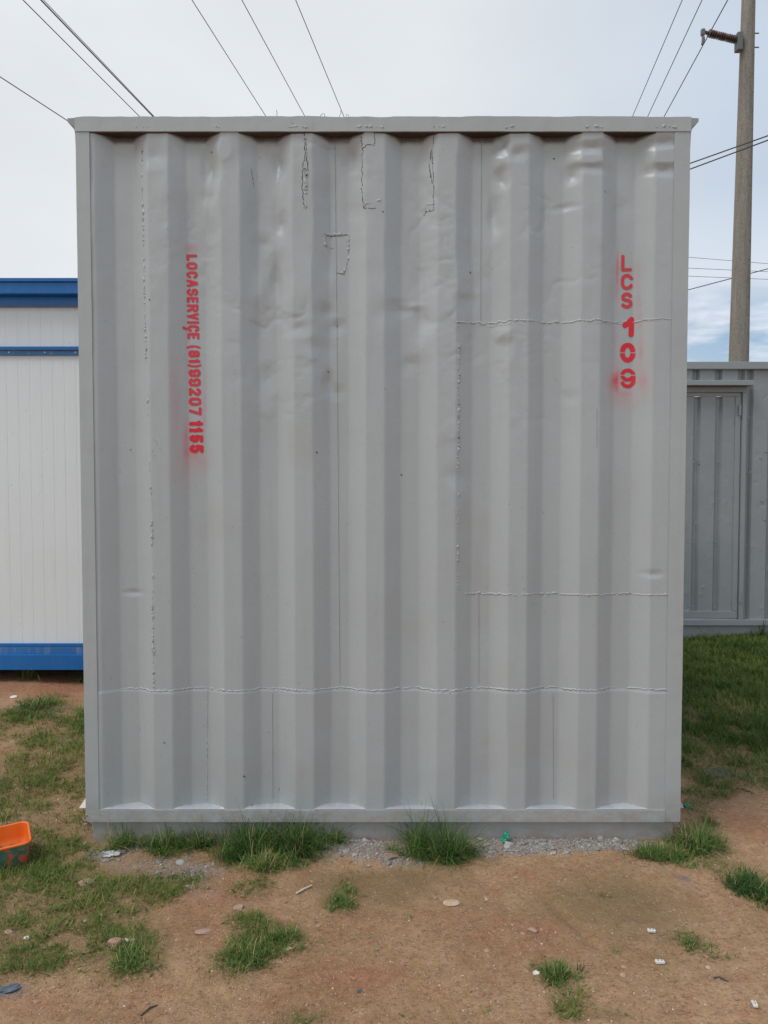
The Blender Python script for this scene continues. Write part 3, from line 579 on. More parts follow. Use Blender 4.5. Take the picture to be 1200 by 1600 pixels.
wadd(boxobj('side_wall', (CX1-.06, YC+.085, .16), (CX1-.001, YC+2.4, 2.8), M_white, None, .003))
wadd(boxobj('roof', (CX0, YC+.11, 2.8), (CX1, YC+2.45, 2.86), M_blue, None, .003))
wadd(boxobj('floor', (CX0, YC+.085, .13), (CX1-.07, YC+2.4, .2), M_dark, None, .003))
for x in (-7.3, -5.4, -3.6, -1.9): wadd(boxobj('support_block', (x-.1, YC+.5, -.1), (x+.1, YC+.8, .13), M_conc, None, .006))
for px_ in (14, 70, 118):  # screw heads on the trim strip
    p = atY(px_, 550.5, YC+.03); bm = bmesh.new(); bmesh.ops.create_uvsphere(bm, u_segments=8, v_segments=5, radius=.006)
    bmesh.ops.translate(bm, verts=bm.verts, vec=p); wadd(bmobj('screw', bm, M_whitep, None, True))
# ------------------------------------------------------------------ grey container with a door (behind, right)
YD = 4.10
dc = thing('door_container', 'darker grey corrugated container with a side door standing behind on the right', 'container', (4.6, YD, 0))
def dadd(o, par=None):
    o.parent = par or dc; o.matrix_parent_inverse = Matrix.Identity(4) if par else Matrix.Translation(-dc.location); return o
def zd(py, Y=YD): return float(atY(900, py, Y)[2])
def xd(px, py=780, Y=YD): return float(atY(px, py, Y)[0])
DX0, DX1 = 1.75, 7.8
dr = xd(1164)
def ribs(x0, x1, z0, z1, y, centers, wtop, slope, depth, m, name, grid=.02):
    """flat sheet with pressed-in vertical channels at centres"""
    xs = sorted(set([x0, x1]+[c+s for c in centers for s in (-wtop/2-slope, -wtop/2, wtop/2, wtop/2+slope) if x0 < c+s < x1]+list(np.arange(x0, x1, grid))))
    X = np.array(xs); d = np.zeros_like(X)
    for c in centers: d = np.maximum(d, np.clip((wtop/2+slope-np.abs(X-c))/slope, 0, 1))
    Z = np.linspace(z0, z1, 90); XX, ZZ = np.meshgrid(X, Z); YY = y+d[None, :]*depth+.003*fbm(XX*3, ZZ*3, 3)+.002*fbm(XX*14, ZZ*14, 3)**3*4
    return gridmesh(name, XX, YY, ZZ, m, None, False)
cen = [dr+.03+.205*k for k in range(0, 26)]
dadd(ribs(dr+.0, DX1, zd(968), zd(577), YD+.02, [c+.01 for c in cen], .022, .022, .036, M_grey2, 'side_wall'))
dadd(ribs(DX0, dr-.001, zd(596), zd(577), YD+.02, [xd(1086), xd(1121), xd(1157), xd(1050), xd(1015)], .03, .02, .036, M_grey2, 'side_wall'))
dadd(boxobj('top_rail', (DX0, YD-.02, zd(577)), (DX1, YD+.07, zd(565.5)), M_grey2, None, .004))
dadd(boxobj('roof', (DX0, YD+.075, zd(568)), (DX1, YD+2.4, zd(566)), M_grey2, None, .004))
dadd(boxobj('bottom_rail', (DX0, YD-.015, zd(977)), (DX1, YD+.08, zd(968)), M_grey2, None, .003))
dadd(boxobj('base_beam', (DX0, YD+.015, -.1), (DX1, YD+.12, zd(977.5)), M_skirt if 0 else M_grey2, None, .003))
dadd(boxobj('rain_guard', (DX0+.02, YD-.10, zd(604)), (xd(1167), YD+.0185, zd(596)), M_grey2, None, .004))
for (a, b, c, d) in ((DX0, dr, 613, 604.5), ):
    dadd(boxobj('door_frame', (a, YD-.012, zd(c)), (b, YD+.05, zd(d)), M_grey2, None, .003))
dadd(boxobj('door_frame', (xd(1157), YD-.012, zd(968)), (dr-.002, YD+.05, zd(613.3)), M_grey2, None, .003))
dadd(boxobj('end_wall', (DX0, YD+.08, 0), (DX0+.05, YD+2.4, zd(568.5)), M_grey2, None, .003))
door = dadd(boxobj('door', (DX0+.06, YD+.004, zd(966)), (xd(1155.3), YD+.03, zd(955)), M_grey2, None, .003))
def dd(o): o.parent = door; return o
dd(boxobj('door_rail', (DX0+.06, YD+.004, zd(619)), (xd(1155.3), YD+.03, zd(614.2)), M_grey2, None, .003))
dd(boxobj('door_stile', (xd(1147), YD+.003, zd(954.7)), (xd(1155.3), YD+.03, zd(619.3)), M_grey2, None, .003))
dd(ribs(DX0+.06, xd(1147)-.0005, zd(954.7), zd(619.3), YD+.012, [xd(1088), xd(1122), xd(1054), xd(1020)], .028, .020, .030, M_grey2, 'door_panel'))
for py in (641, 933):
    V, Q = tube([atY(1156.3, py-8, YD-.016), atY(1156.2, py+8, YD-.016)], .011, 10); dd(raw('hinge', V, Q, M_grey2, None, True))
for i, (a, b) in enumerate([(1170, 652), (1197, 706), (1189, 716), (1171, 738), (1190, 783), (1195, 812), (1159, 832), (1090, 720), (1092, 724), (1084, 722), (1120, 722), (1087, 817), (1082, 848), (1118, 847), (1079, 948), (1116, 949)]):
    bm = bmesh.new(); bmesh.ops.create_icosphere(bm, subdivisions=2, radius=.008)
    for v in bm.verts: v.co *= random.uniform(.8, 1.15); v.co.y *= .6
    bmesh.ops.translate(bm, verts=bm.verts, vec=atY(a, b, YD+(.014 if a > 1150 else .010))); dadd(bmobj('paint_lump', bm, M_grey2, None, True))
# ------------------------------------------------------------------ utility pole
pb = atY(1149, 760, 8.9); pt_ = atY(1169.5, 0, 8.9)
pole = thing('utility_pole', 'tall round weathered concrete power pole rising behind the container on the right', 'utility pole', (pb[0], 8.9, 0))
def padd(o, par=None): o.parent = par or pole; o.matrix_parent_inverse = Matrix.Identity(4) if par else Matrix.Translation(-pole.location); return o
zz = np.linspace(-.3, 10.8, 60); t = (zz-pb[2])/(pt_[2]-pb[2])
cxp = pb[0]+(pt_[0]-pb[0])*t
rr = .162+(.098-.162)*t
V, Q = tube(np.stack([cxp, np.full(60, 8.9), zz], 1), rr, 28); padd(raw('pole_shaft', V, Q, M_conc, None, True))
def pxz(z): return pb[0]+(pt_[0]-pb[0])*(z-pb[2])/(pt_[2]-pb[2])
for z in np.arange(3.2, 8.3, .28):
    r = .162+(.098-.162)*((z-pb[2])/(pt_[2]-pb[2]))
    V, Q = tube([(pxz(z)+r*.55, 8.9-r*.86, z), (pxz(z)+r*.5, 8.9-r*.80, z)], .010, 8)
    I = list(range(8)); padd(raw('climbing_hole', V, Q, M_crack, None, True))
ib = atY(1157, 64, 8.85); it_ = atY(1099, 50, 8.75)
n = 90; tt = np.linspace(0, 1, n); rad = np.where((tt > .12) & (tt < .88), .022+.036*(np.abs(((tt*17) % 1)-.5) < .18), .026)
V, Q = tube(ib[None]+(it_-ib)[None]*tt[:, None], rad, 14); ins = padd(raw('insulator', V, Q, M_insul, None, False))
bm = bmesh.new(); c = atY(1157, 64, 8.80); box(bm, c-[.05, .02, .13], c+[.03, .10, .13]); padd(bmobj('mounting_bracket', bm, M_steel, None, False, .006))
for py in (52, 74):
    c = atY(1158, py, 8.86); V, Q = tube([c-[.03, 0, 0], c+[.27, 0, 0]], .010, 8); padd(raw('bolt', V, Q, M_steel, None, True))
c = it_; bm = bmesh.new(); box(bm, c-[.035, .03, .05], c+[.02, .03, .04]); padd(bmobj('wire_clamp', bm, M_steel, None, False, .008), ins)
V, Q = tube([atY(1098, 52, 8.75), atY(1099, 62, 8.75), atY(1097, 70, 8.75)], [.02, .026, .016], 8); padd(raw('wire_clamp', V, Q, M_steel, None, True), ins)
# ------------------------------------------------------------------ overhead wires
def wire(p1, p2, z, r, label, near, far, m=M_black, group='overhead power wires', sag=0.0, name='overhead_wire'):
    a = atZ(*p1, z); b = atZ(*p2, z); d = (b-a)/np.linalg.norm(b-a)
    s = -near; e = np.linalg.norm(b-a)+far; ks = np.linspace(s, e, 40); P = a[None]+ks[:, None]*d[None]
    V, Q = tube(P-P[0], r, 7); o = raw(name, V, Q, m, None, True); o.location = P[0]
    return tag(o, label, 'wire', group)
wire((36, 0), (217, 181), 8.4, .0075, 'thin dark wire crossing the sky just left of the thick paired cable', 25, 60, M_cableblue)
wire((64, 0), (238, 181), 8.4, .011, 'thickest dark cable at upper left, one of a close pair', 25, 60, M_cableblue)
wire((68, 0), (240, 181), 8.7, .006, 'grey cable running right alongside the thickest dark cable', 25, 60, M_alum)
wire((300, 0), (415, 181), 8.4, .006, 'thin wire meeting the roof edge nearest the left cables, leftmost of three middle wires', 25, 60)
wire((378, 0), (477, 183), 8.4, .006, 'thin wire in the middle of the three central sky wires', 25, 60)
wire((462, 0), (537, 181), 8.4, .006, 'thin wire meeting the roof edge near its centre, rightmost of three middle wires', 25, 60)
wire((1066, 0), (990, 178), 8.4, .006, 'thin wire farthest from the pole among the three right hand wires', 25, 60)
wire((1097, 0), (1014, 178), 8.4, .0065, 'thin wire between the two others on the right, left of the pole', 25, 60)
wire((1137, 0), (1040, 178), 8.32, .0075, 'dark wire held by the clamp at the tip of the pole insulator', 25, 60)
wire((0, 120), (103, 187), 6.0, .006, 'single wire slanting down at far left to the roof corner', 12, 20, M_alum)
wire((1200, 212), (1079, 255), 6.2, .009, 'upper of two close wires slanting across the concrete pole', 14, 14)
wire((1200, 219), (1079, 264), 6.1, .009, 'lower of two close wires slanting across the concrete pole', 14, 14)
wire((1200, 420), (1075, 453), 6.0, .010, 'lone lower wire slanting behind pole above the door container', 14, 14)
wire((1077, 402), (1200, 412), 9.5, .008, 'faint distant wire, highest of three level ones behind pole', 6, 20, M_alum)
wire((1077, 419), (1200, 424.5), 9.0, .008, 'faint distant wire, middle of three level ones behind pole', 6, 20, M_alum)
wire((1077, 431.5), (1200, 436.5), 8.6, .008, 'faint distant wire, lowest of three level ones behind pole', 6, 20, M_alum)
# ------------------------------------------------------------------ grass
def grassmat(name, stops):
    m, n, l, b = mat(name); c = ramp(n, l, attr(n, 'tint'), stops); n.remove(b)
    d = n.new('ShaderNodeBsdfPrincipled'); d.inputs['Roughness'].default_value = .55; d.inputs['Specular IOR Level'].default_value = .3; l.new(c, d.inputs['Base Color'])
    t = n.new('ShaderNodeBsdfTranslucent'); l.new(c, t.inputs[0]); x = n.new('ShaderNodeMixShader'); x.inputs[0].default_value = .3
    l.new(d.outputs[0], x.inputs[1]); l.new(t.outputs[0], x.inputs[2]); l.new(x.outputs[0], n['Material Output'].inputs[0]); return m
M_grass = grassmat('grass_blades', [(.0, (.06, .115, .025)), (.35, (.115, .185, .035)), (.62, (.20, .25, .055)), (.82, (.33, .31, .10)), (1, (.52, .40, .21))])
M_lush = grassmat('lush_grass_blades', [(.0, (.03, .085, .022)), (.40, (.08, .165, .038)), (.68, (.17, .27, .065)), (.88, (.32, .34, .11)), (1, (.5, .40, .2))])
def blades(P, Ln, W, lean, az, tint, curl):
    n = len(P); lv = np.array([0, .33, .68, 1.0]); wl = np.array([.8, 1., .65, .0])
    dirh = np.stack([np.cos(az), np.sin(az), 0*az], 1); side = np.stack([-np.sin(az), np.cos(az), 0*az], 1)
    V = np.zeros((n, 7, 3))
    ang = lean
    pos = P.copy(); prev = 0; k = 0
    for i, t in enumerate(lv):
        if i:
            seg = (t-prev)*Ln; a = np.minimum(lean+curl*(t**1.2), 2.1)
            pos = pos+seg[:, None]*(dirh*np.sin(a)[:, None]+np.array([[0, 0, 1.]])*np.cos(a)[:, None]); prev = t
        if i < 3:
            V[:, 2*i] = pos-side*(W*wl[i]/2)[:, None]; V[:, 2*i+1] = pos+side*(W*wl[i]/2)[:, None]
        else: V[:, 6] = pos
    b = (np.arange(n)*7)[:, None]
    Q = np.concatenate([b+np.array([[0, 1, 3, 2]]), b+np.array([[2, 3, 5, 4]])], 0); T = b+np.array([[4, 5, 6]])
    return V.reshape(-1, 3), Q, T, np.repeat(tint, 7)
def mkgrass(name, P, Ln, W, mt, tint, parent=None, lean=(.1, .9), curl=(.2, 1.5)):
    n = len(P); r = RNG
    V, Q, T, tn = blades(P, Ln, W, r.uniform(*lean, n), r.uniform(0, 2*math.pi, n), tint, r.uniform(*curl, n))
    return raw(name, V, Q, mt, parent, False, tris=T, attrs={'tint': np.clip(tn, 0, 1)})
def cover(x0, x1, y0, y1, dens):
    n = int((x1-x0)*(y1-y0)*dens); x = RNG.uniform(x0, x1, n); y = RNG.uniform(y0, y1, n)
    g = grass_field(x, y); mm = np.clip(.42+1.1*fbm(x*9+40, y*9, 3)+.5*fbm(x*30, y*30, 2)+.12*np.clip(x-1.1, 0, 1), .08, 1); keep = RNG.random(n) < g**1.3*mm
    inside = (np.abs(x) < 1.25) & (y > .0) & (y < 6.1); under = (x < -1.55) & (x > -7.7) & (y > YC+.25) & (y < YC+2.5); u2 = (x > 1.7) & (y > YD+.05) & (y < YD+2.5)
    keep &= ~inside & ~under & ~u2
    return x[keep], y[keep], g[keep]
parts_ = [cover(-2.0, 2.3, -1.5, .05, 42000), cover(-3.4, -1.22, .05, 2.9, 21000), cover(1.22, 4.8, .05, 4.4, 34000), cover(-5, -2, -1.5, .05, 3500), cover(2.3, 6, -1.5, .05, 3500),
          cover(-9, -3.4, .05, 8, 500), cover(4.8, 14, .05, 8, 500), cover(-8, 8, -7, -1.5, 600)]
x, y, g = [np.concatenate([p[i] for p in parts_]) for i in range(3)]
dist = np.hypot(x-CAM[0], y-CAM[1])
lush = np.clip((x-1.1)/.3, 0, 1)*np.clip((y+.3)/.8, 0, 1)
Ln = (.016+.030*g*RNG.random(len(x))+.012*np.clip(fbm(x*5, y*5, 3), 0, 1))*(1+.8*np.clip(dist-3, 0, 3)/3)*(1+.25*lush)
W = (.0016+.0009*RNG.random(len(x)))*(1+.5*np.clip(dist-2.5, 0, 6)/2)
tint = .54+.36*fbm(x*2.2, y*2.2, 3)+RNG.normal(0, .17, len(x))-.06*lush-.08*g+.15*(1-g)
P = np.stack([x, y, gheight(x, y)-.003], 1)
tag(mkgrass('grass', P, Ln, W, M_grass, tint, lean=(.2, 1.25), curl=(.1, 1.1)), 'short patchy green and straw coloured grass creeping over the sandy soil', 'grass', kind='stuff')
# leafy low weeds mixed in: broader short blades
sel = RNG.random(len(x)) < .06
P2 = P[sel]; mk = mkgrass('ground_weeds', P2+[0, 0, .006], .012+.014*RNG.random(len(P2)), .004+.003*RNG.random(len(P2)), M_grass, np.clip(.35+.2*RNG.normal(0, 1, len(P2)), 0, .8), lean=(.7, 1.5), curl=(-.2, .4))
tag(mk, 'tiny broad leaved weeds scattered through the short grass', 'weeds', kind='stuff')
# individual tufts: px, base py, half width px, half depth px, height m, blades, label, material, tint
TUFTS = [(195, 1318, 32, 10, .13, 420, 'straggly green grass tuft against left end of the grey base beam', .1),
         (262, 1322, 38, 12, .12, 900, 'dark green grass tuft by the base beam, between the left tuft and the dense one', .0),
         (312, 1318, 24, 8, .11, 420, 'small upright grass tuft just left of the dense dark clump', .05),
         (388, 1328, 42, 16, .165, 1700, 'left half of the dense dark grass clump under the container wall', -.08),
         (462, 1326, 40, 18, .17, 1900, 'right half of the dense dark grass clump under the container wall', -.05),
         (420, 1352, 50, 12, .09, 1200, 'lighter short grass spilling forward from the dense dark clump', .2),
         (524, 1312, 16, 7, .10, 220, 'sparse grass tuft on gravel right of dense dark clump', .05),
         (655, 1328, 26, 14, .21, 620, 'tallest grass tuft at centre of the base beam, left blades', -.03),
         (698, 1336, 28, 16, .21, 800, 'tall dark grass tuft at centre of the base beam, right blades', -.08),
         (722, 1338, 26, 12, .09, 520, 'low spreading grass at the right foot of the tall central tuft', .12),
         (1030, 1338, 42, 12, .08, 1300, 'low green grass mat below the right end of base beam', .1),
         (1092, 1322, 34, 14, .12, 1200, 'bushy green grass clump right of the container corner', .05),
         (1172, 1388, 34, 22, .085, 2200, 'rounded lush grass clump at the right edge of the dirt', -.1),
         (540, 1412, 28, 14, .055, 600, 'small isolated grass tuft in front of damp patch', .15),
         (868, 1528, 32, 18, .05, 1100, 'round grass tuft in the bare dirt near the bottom', 0.),
         (400, 1492, 46, 22, .06, 1500, 'spreading grass patch left of centre in the foreground', .1),
         (448, 1468, 34, 14, .055, 800, 'short grass patch right behind the spreading foreground patch', .1),
         (205, 1500, 44, 22, .055, 1100, 'foreground grass patch beside the broken pink brick', .1),
         (1080, 1480, 26, 12, .035, 420, 'thin weedy grass patch between the white plastic scraps', .05),
         (62, 1112, 26, 6, .13, 380, 'bright grass tuft on red soil in front of the white cabin', .1),
         (122, 1125, 18, 8, .12, 260, 'grass tuft against the container corner, near the white cabin', .1),
         (125, 1072, 14, 4, .14, 120, 'small grass tuft under the corner of blue floor beam', 0.),
         (48, 1068, 16, 3, .30, 46, 'few tall thin stems in front of the blue floor beam', .35),
         (1166, 990, 10, 3, .36, 90, 'tall yellow green weed against the door container base', .45),
         (1110, 994, 34, 3, .20, 160, 'sparse tall grass along the door container base', .15),
         (1192, 998, 12, 4, .22, 120, 'tall grass at far right below the door container', .1)]
for (a, b, rx, ry, h, nb, lab, tn) in TUFTS:
    c = G(a, b); cx, cy, wx, wy = pxblob(a, b, rx, ry)
    if a < 980 and b < 1360 and a > 140: cy = min(cy, -.01-wy*.3)
    nb = int(nb*(.95 if b < 1360 else .7))
    q = RNG.normal(0, .5, (nb, 2)); q = q*np.array([wx, wy]); 
    # sub-clumps
    k = max(4, int(nb/28)); cc = RNG.normal(0, .62, (k, 2))*np.array([wx, wy]); pick = RNG.integers(0, k, nb); cc[0] *= .2; q = cc[pick]*(.82)+q*.40
    X = cx+q[:, 0]; Yq = cy+q[:, 1]
    if 140 < a < 1060 and b < 1360: Yq = np.minimum(Yq, .015)
    z = gheight(X, Yq)-.004; P = np.stack([X-cx, Yq-cy, z], 1)
    cl = RNG.uniform(.35, 1.25, k)[pick]; r = np.hypot(q[:, 0]/wx, q[:, 1]/wy)
    Ln = h*1.12*cl*RNG.uniform(.25, 1.15, nb)*(1+.45*(RNG.random(nb) < .04))*(1-.25*np.clip(r, 0, 1.5)); far = max(1, np.hypot(cx, cy-CAM[1])/3)
    W = RNG.uniform(.0016, .0031, nb)*far
    tint = .46+tn+RNG.normal(0, .17, nb)+.16*RNG.normal(0, 1, k)[pick]+(RNG.random(nb) < .08)*.5-.12*(1-np.clip(Ln/h, 0, 1))
    o = mkgrass('grass_tuft', P, Ln, W, M_lush, tint, lean=(.03, .95), curl=(.1, 1.7)); o.location = (cx, cy, 0)
    tag(o, lab, 'grass tuft', 'grass tufts around the container')
# ------------------------------------------------------------------ stones
ico = None
def stone_proto(k, ang=.35, sub=1):
    bm = bmesh.new(); bmesh.ops.create_icosphere(bm, subdivisions=sub, radius=1); rg = np.random.default_rng(k)
    for v in bm.verts: v.co *= 1+ang*(rg.random()-.5)*2*.7
    V = np.array([v.co[:] for v in bm.verts]); T = np.array([[v.index for v in f.verts] for f in bm.faces]); bm.free(); return V, T
PROT = [stone_proto(k) for k in range(6)]
def scatter(name, x, y, size, m, tint, flat=.6, sink=.2):
    VV, TT, AA = [], [], []; off = 0; z = gheight(x, y)
    for i in range(len(x)):
        V, T = PROT[i % 6]; a = random.uniform(0, 6.28); c, s = math.cos(a), math.sin(a); sz = size[i]
        W = V*np.array([sz*random.uniform(.7, 1.3), sz*random.uniform(.7, 1.1), sz*flat*random.uniform(.6, 1.2)])
        tl = random.uniform(-.5, .5); W = W@np.array([[1, 0, 0], [0, math.cos(tl), -math.sin(tl)], [0, math.sin(tl), math.cos(tl)]]); W = W@np.array([[c, s, 0], [-s, c, 0], [0, 0, 1]])
        VV.append(W+[x[i], y[i], z[i]+sz*flat*(1-sink*2)*.5]); TT.append(T+off); AA.append(np.full(len(V), tint[i])); off += len(V)
    return raw(name, np.concatenate(VV), [], m, None, False, tris=np.concatenate(TT), attrs={'tint': np.concatenate(AA)})
M_grav, n_, l_, b_ = mat('crushed_grey_stone'); c = ramp(n_, l_, attr(n_, 'tint'), [(0, (.10, .085, .07)), (.35, (.22, .205, .19)), (.75, (.34, .34, .34)), (1, (.48, .47, .45))])
l_.new(mixc(n_, l_, .3, c, ramp(n_, l_, nz(n_, l_, 160, 3), [(.3, (.2, .19, .18)), (.7, (.36, .35, .33))])), b_.inputs['Base Color']); b_.inputs['Roughness'].default_value = .9
M_crumb, n_, l_, b_ = mat('soil_crumb_earth'); c = ramp(n_, l_, attr(n_, 'tint'), [(0, (.20, .09, .055)), (.4, (.36, .20, .12)), (.7, (.46, .30, .19)), (1, (.55, .40, .28))]); l_.new(c, b_.inputs['Base Color']); b_.inputs['Roughness'].default_value = .95
M_peb, n_, l_, b_ = mat('soil_pebbles'); c = ramp(n_, l_, attr(n_, 'tint'), [(0, (.14, .07, .05)), (.3, (.29, .16, .10)), (.6, (.42, .29, .20)), (.85, (.55, .43, .33)), (1, (.72, .66, .58))])
l_.new(mixc(n_, l_, .25, c, ramp(n_, l_, nz(n_, l_, 120, 3), [(.3, (.2, .12, .08)), (.7, (.5, .40, .3))])), b_.inputs['Base Color']); b_.inputs['Roughness'].default_value = .9
n = 42000; x = RNG.uniform(-1.35, 1.35, n); y = RNG.uniform(-.40, .03, n); gvf = gravel_field(x, y); gg = gvf**1.2; kp = (RNG.random(n) < gg*(.55+.5*fbm(x*14, y*14, 3))) & ~((np.abs(x) < 1.21) & (y > .02)); x, y, gvf = x[kp], y[kp], gvf[kp]
big = RNG.random(len(x)); sz = .0028+.0045*big**3+.007*(big > .992)
cx_, _ = atZ(250, 1350)[:2]; brown = np.clip(1-(x+.35)/.3, 0, 1)
tag(scatter('gravel', x, y, sz, M_grav, np.clip(RNG.normal(.58, .27, len(x))-.18*brown, 0, 1)), 'grey crushed stone gravel lying along the foot of the container', 'gravel', kind='stuff')
n = 24000; x = RNG.uniform(-1.9, 2.3, n); y = RNG.uniform(-1.4, .6, n); kp = ((.35+.65*(fbm(x*3, y*3, 3) > -.1))*(1-.75*damp_field(x, y)) > RNG.random(n)) & ~((np.abs(x) < 1.22) & (y > .02)); x, y = x[kp], y[kp]
big = RNG.random(len(x)); sz = .0013+.0030*big**4+.004*(big > .9965)
tag(scatter('pebbles', x, y, sz, M_peb, np.clip(RNG.normal(.50, .25, len(x)), 0, 1)), 'small tan and reddish pebbles strewn over the bare soil', 'pebbles', kind='stuff')
n = 5200; x = RNG.uniform(-1.9, 2.3, n); y = RNG.uniform(-1.4, 1.2, n); kp = (fbm(x*4+9, y*4, 3)+.9*red_field(x, y)-.8*damp_field(x, y) > -.02+.35*RNG.random(n)) & ~((np.abs(x) < 1.22) & (y > .0)); x, y = x[kp], y[kp]
tag(scatter('soil_crumbs', x, y, .0028+.0085*RNG.random(len(x))**4, M_crumb, np.clip(RNG.normal(.42, .2, len(x)), 0, 1), .55, .55), 'reddish crumbs and clods of dry soil half buried in the ground', 'soil crumbs', kind='stuff')
def rock(name, px, py, size, m, label, cat, seed, flat=.5, rot=0, sub=2, ang=.3, group=None, lift=0.0, sharp=True):
    c = G(px, py); bm = bmesh.new(); bmesh.ops.create_icosphere(bm, subdivisions=sub, radius=1); rg = np.random.default_rng(seed)
    pl = [(Vector(rg.normal(0, 1, 3)).normalized(), rg.uniform(.55, .85)) for _ in range(9)]
    for v in bm.verts:
        for nn, d in pl:
            e = v.co.dot(nn)-d
            if e > 0: v.co -= nn*e
        v.co = Vector((v.co.x*size[0], v.co.y*size[1], v.co.z*size[2]))
    o = bmobj(name, bm, m, None, not sharp); o.location = (c[0], c[1], c[2]+size[2]*.35+lift); o.rotation_euler = (random.uniform(-.15, .15), random.uniform(-.15, .15), rot)
    return tag(o, label, cat, group)
rock('broken_brick', 178, 1476, (.026, .018, .018), M_brick, 'broken pink brick chunk lying in the left foreground grass', 'brick', 1, rot=.6)
rock('flat_stone', 137, 1381, (.036, .026, .012), M_pstone, 'flat pinkish stone at the edge of grass, left of gravel', 'stone', 2, rot=.3)
rock('flat_stone', 318, 1456, (.030, .020, .007), M_pstone, 'flat reddish stone half buried in the dirt path', 'stone', 3, rot=.2)
rock('flat_stone', 372, 1420, (.026, .020, .009), M_pstone, 'reddish stone beside the short grass, left of centre', 'stone', 4, rot=1.2)
rock('flat_stone', 832, 1456, (.020, .014, .010), M_pstone, 'pale pink stone in reddish dirt right of centre', 'stone', 5, rot=-.3)
rock('stone', 705, 1412, (.032, .022, .010), rock_mat('pale_sandstone', (.42, .28, .18), (.62, .47, .35)), 'pale sandy lump in front of the central puddle mark', 'stone', 6, rot=.3)
rock('stone', 554, 1337, (.014, .010, .008), M_gstone, 'light grey stone on the gravel between grass clumps', 'stone', 7)
rock('stone', 14, 1458, (.016, .012, .008), M_pstone, 'small tan stone in the grass at far left', 'stone', 8)
rock('stone', 282, 1350, (.022, .016, .012), M_gstone, 'grey stone among gravel left of the dense grass clump', 'stone', 9)
rock('stone', 236, 1325, (.020, .016, .014), M_black2, 'dark stone in front of base beam behind the gravel', 'stone', 10)
rock('stone', 864, 1333, (.018, .010, .006), M_gstone, 'flat light grey stone in the gravel right of centre', 'stone', 11)
rock('stone', 885, 1333, (.016, .010, .006), M_gstone, 'flat grey stone right beside the other in gravel', 'stone', 12)
rock('stone', 122, 1118, (.018, .013, .014), M_straw, 'pale round stone on soil before the white cabin', 'stone', 13)
rock('stone', 22, 1090, (.03, .02, .012), M_whitep, 'small white rubble piece on red soil by the cabin', 'stone', 14)
def crumple(name, px, py, size, m, label, cat, seed, lift=0.0, rot=0, sub=3):
    c = G(px, py); bm = bmesh.new(); bmesh.ops.create_icosphere(bm, subdivisions=sub, radius=1)
    co = np.array([v.co[:] for v in bm.verts]); nn = fbm(co[:, 0]*2+seed, co[:, 1]*2+co[:, 2]*3, 3)
    for i, v in enumerate(bm.verts): v.co *= 1+.55*nn[i]; v.co = Vector((v.co.x*size[0], v.co.y*size[1], v.co.z*size[2]))
    o = bmobj(name, bm, m, None, False); o.location = (c[0], c[1], c[2]+size[2]*.6+lift); o.rotation_euler = (0, 0, rot); return tag(o, label, cat)
o = crumple('crushed_bottle', 789, 1316, (.012, .014, .026), M_teal, 'crumpled shiny green plastic scrap on gravel against the base beam', 'plastic scrap', 3, .002); o.rotation_euler = (0, .45, .2)
crumple('plastic_scrap', 1073, 1261, (.016, .012, .010), M_teal, 'small green plastic scrap beside the right bottom corner', 'plastic scrap', 8)
crumple('paper_scrap', 200, 1470, (.020, .010, .004), M_whitep, 'crumpled white scrap right of the broken pink brick', 'litter', 4)
crumple('paper_scrap', 838, 1537, (.010, .007, .005), M_whitep, 'tiny white scrap stuck in the round foreground tuft', 'litter', 14, .03)
crumple('paper_scrap', 42, 1467, (.010, .008, .006), M_whitep, 'small white scrap in the grass at left foreground', 'litter', 5)
crumple('plastic_bag', 172, 1336, (.035, .022, .010), rock_mat('dirty_film', (.38, .38, .37), (.58, .59, .6), 30, .4), 'dirty translucent plastic film lying on gravel below left corner', 'plastic film', 6)
crumple('torn_scrap', 12, 1547, (.030, .018, .005), M_bluesc, 'dark slate blue scrap half buried at bottom left', 'scrap', 7, rot=.5)
crumple('torn_scrap', 609-405, 1501, (.008, .006, .006), M_black2, 'tiny black scrap in the foreground grass patch', 'scrap', 17)
crumple('torn_scrap', 562, 1550, (.008, .005, .004), M_bluesc, 'tiny dark blue chip on the bare foreground dirt', 'scrap', 18)
def whitepiece(px, py, s, rot, label):
    c = G(px, py); t = thing('plastic_piece', label, 'plastic piece', (c[0], c[1], c[2]+.006), 'white plastic offcuts on the dirt', (0, .12, rot))
    bm = bmesh.new(); box(bm, (-s, -s*.5, -.004), (s, s*.5, .005)); bmobj('body', bm, M_whitep, t, False, .0022)
    for k in (-.45, .35):
        bm = bmesh.new(); bmesh.ops.create_cone(bm, cap_ends=True, segments=10, radius1=s*.13, radius2=s*.13, depth=.002); bmesh.ops.translate(bm, verts=bm.verts, vec=(k*s, 0, .0055)); bmobj('hole', bm, M_crack, t)
whitepiece(1018, 1457, .013, .1, 'white plastic offcut left of thin weedy patch, farthest of three')
whitepiece(1031, 1506, .014, .15, 'white plastic offcut in bare dirt below the weedy patch')
whitepiece(1179, 1572, .013, 1.4, 'white plastic offcut at the bottom right, nearest the camera')
a, b = G(462, 1399), G(487, 1386); V, Q = tube([a+[0, 0, .006], (a+b)/2+[0, 0, .008], b+[0, 0, .006]], [.0035, .004, .003], 7)
o = raw('dry_stick', V-a, Q, M_straw, None, True); o.location = a; tag(o, 'short pale dry stick lying on dirt in front of dense clump', 'stick')
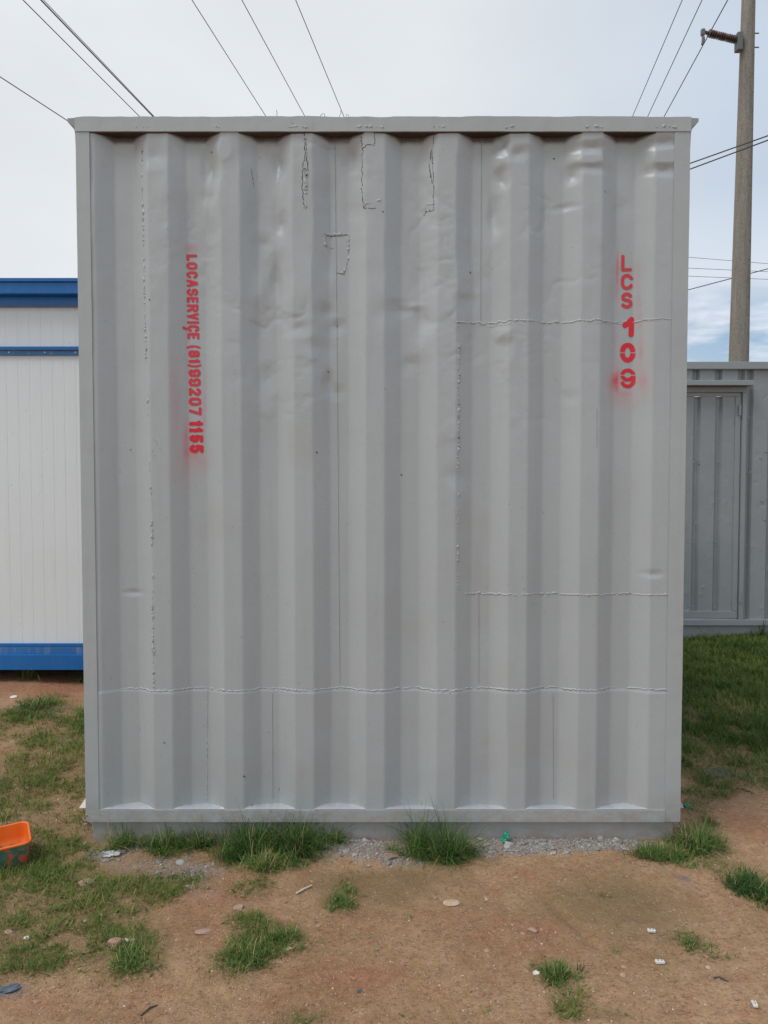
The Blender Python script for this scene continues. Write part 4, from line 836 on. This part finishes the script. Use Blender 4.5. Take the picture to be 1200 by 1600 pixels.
for k, (p, q, lab) in enumerate([((1150, 1232), (1174, 1239), 'thin dark twig lying on dirt at right edge'), ((1115, 1529), (1138, 1535), 'thin dark twig right of the foreground weedy patch'), ((220, 1588), (246, 1572), 'thin brown twig on the bare dirt at bottom left'), ((603, 1348), (622, 1341), 'bent brown twig on the gravel left of tall central tuft')]):
    a, b = G(*p), G(*q); mdl = (a+b)/2+[0, .006, .006]; V, Q = tube([a+[0, 0, .003], mdl, b+[0, 0, .003]], [.002, .0026, .0015], 6)
    o = raw('twig', V-a, Q, M_black2, None, True); o.location = a; tag(o, lab, 'twig', 'twigs on the dirt')
# ------------------------------------------------------------------ orange plastic tub
M_or, n_, l_, b_ = mat('orange_plastic'); l_.new(ramp(n_, l_, nz(n_, l_, 12, 4), [(.3, (.80, .14, .015)), (.7, (.92, .21, .03))]), b_.inputs['Base Color']); b_.inputs['Roughness'].default_value = .4
M_or.node_tree.nodes['Principled BSDF'].inputs['Subsurface Weight'].default_value = .0
M_tubout, n_, l_, b_ = mat('peeling_green_paint_on_orange')
f = ramp(n_, l_, nz(n_, l_, 16, 6, .6), [(.57, (0, 0, 0)), (.60, (1, 1, 1))])
l_.new(mixc(n_, l_, f, ramp(n_, l_, nz(n_, l_, 30, 4), [(.3, (.04, .13, .09)), (.7, (.12, .22, .16))]), (.62, .13, .05)), b_.inputs['Base Color']); b_.inputs['Roughness'].default_value = .6
c = G(4, 1344)
tub = thing('plastic_tub', 'open square orange plastic tub with peeling green outside at left edge', 'tub', (c[0], c[1], c[2]-.004), rot=(.05, -.04, math.radians(28)))
def rrect(hw, r, n=6):
    out = []
    for qx, qy, a0 in ((1, 1, 0), (-1, 1, 90), (-1, -1, 180), (1, -1, 270)):
        for k in range(n+1):
            a = math.radians(a0+90*k/n); out.append((qx*(hw-r)+r*math.cos(a), qy*(hw-r)+r*math.sin(a)))
    return np.array(out)
def loft(name, rings, m, parent, cap0=False, cap1=False, smooth=True):
    bm = bmesh.new(); R = []
    for hw, r, z in rings: R.append([bm.verts.new((p[0], p[1]*.92, z)) for p in rrect(hw, r)])
    for A, B in zip(R[:-1], R[1:]):
        for i in range(len(A)): j = (i+1) % len(A); bm.faces.new((A[i], A[j], B[j], B[i]))
    if cap0: bm.faces.new(R[0][::-1])
    if cap1: bm.faces.new(R[-1])
    return bmobj(name, bm, m, parent, smooth)
loft('outer_wall', [(.085, .02, .0), (.088, .022, .004), (.098, .026, .085), (.099, .026, .092)], M_tubout, tub, cap0=True)
loft('rim', [(.0995, .027, .090), (.1045, .030, .091), (.1055, .031, .096), (.1035, .030, .100), (.099, .027, .1005), (.0962, .025, .098)], M_or, tub)
loft('inner_wall', [(.0958, .025, .099), (.093, .023, .05), (.084, .02, .008)], M_or, tub, cap1=True)
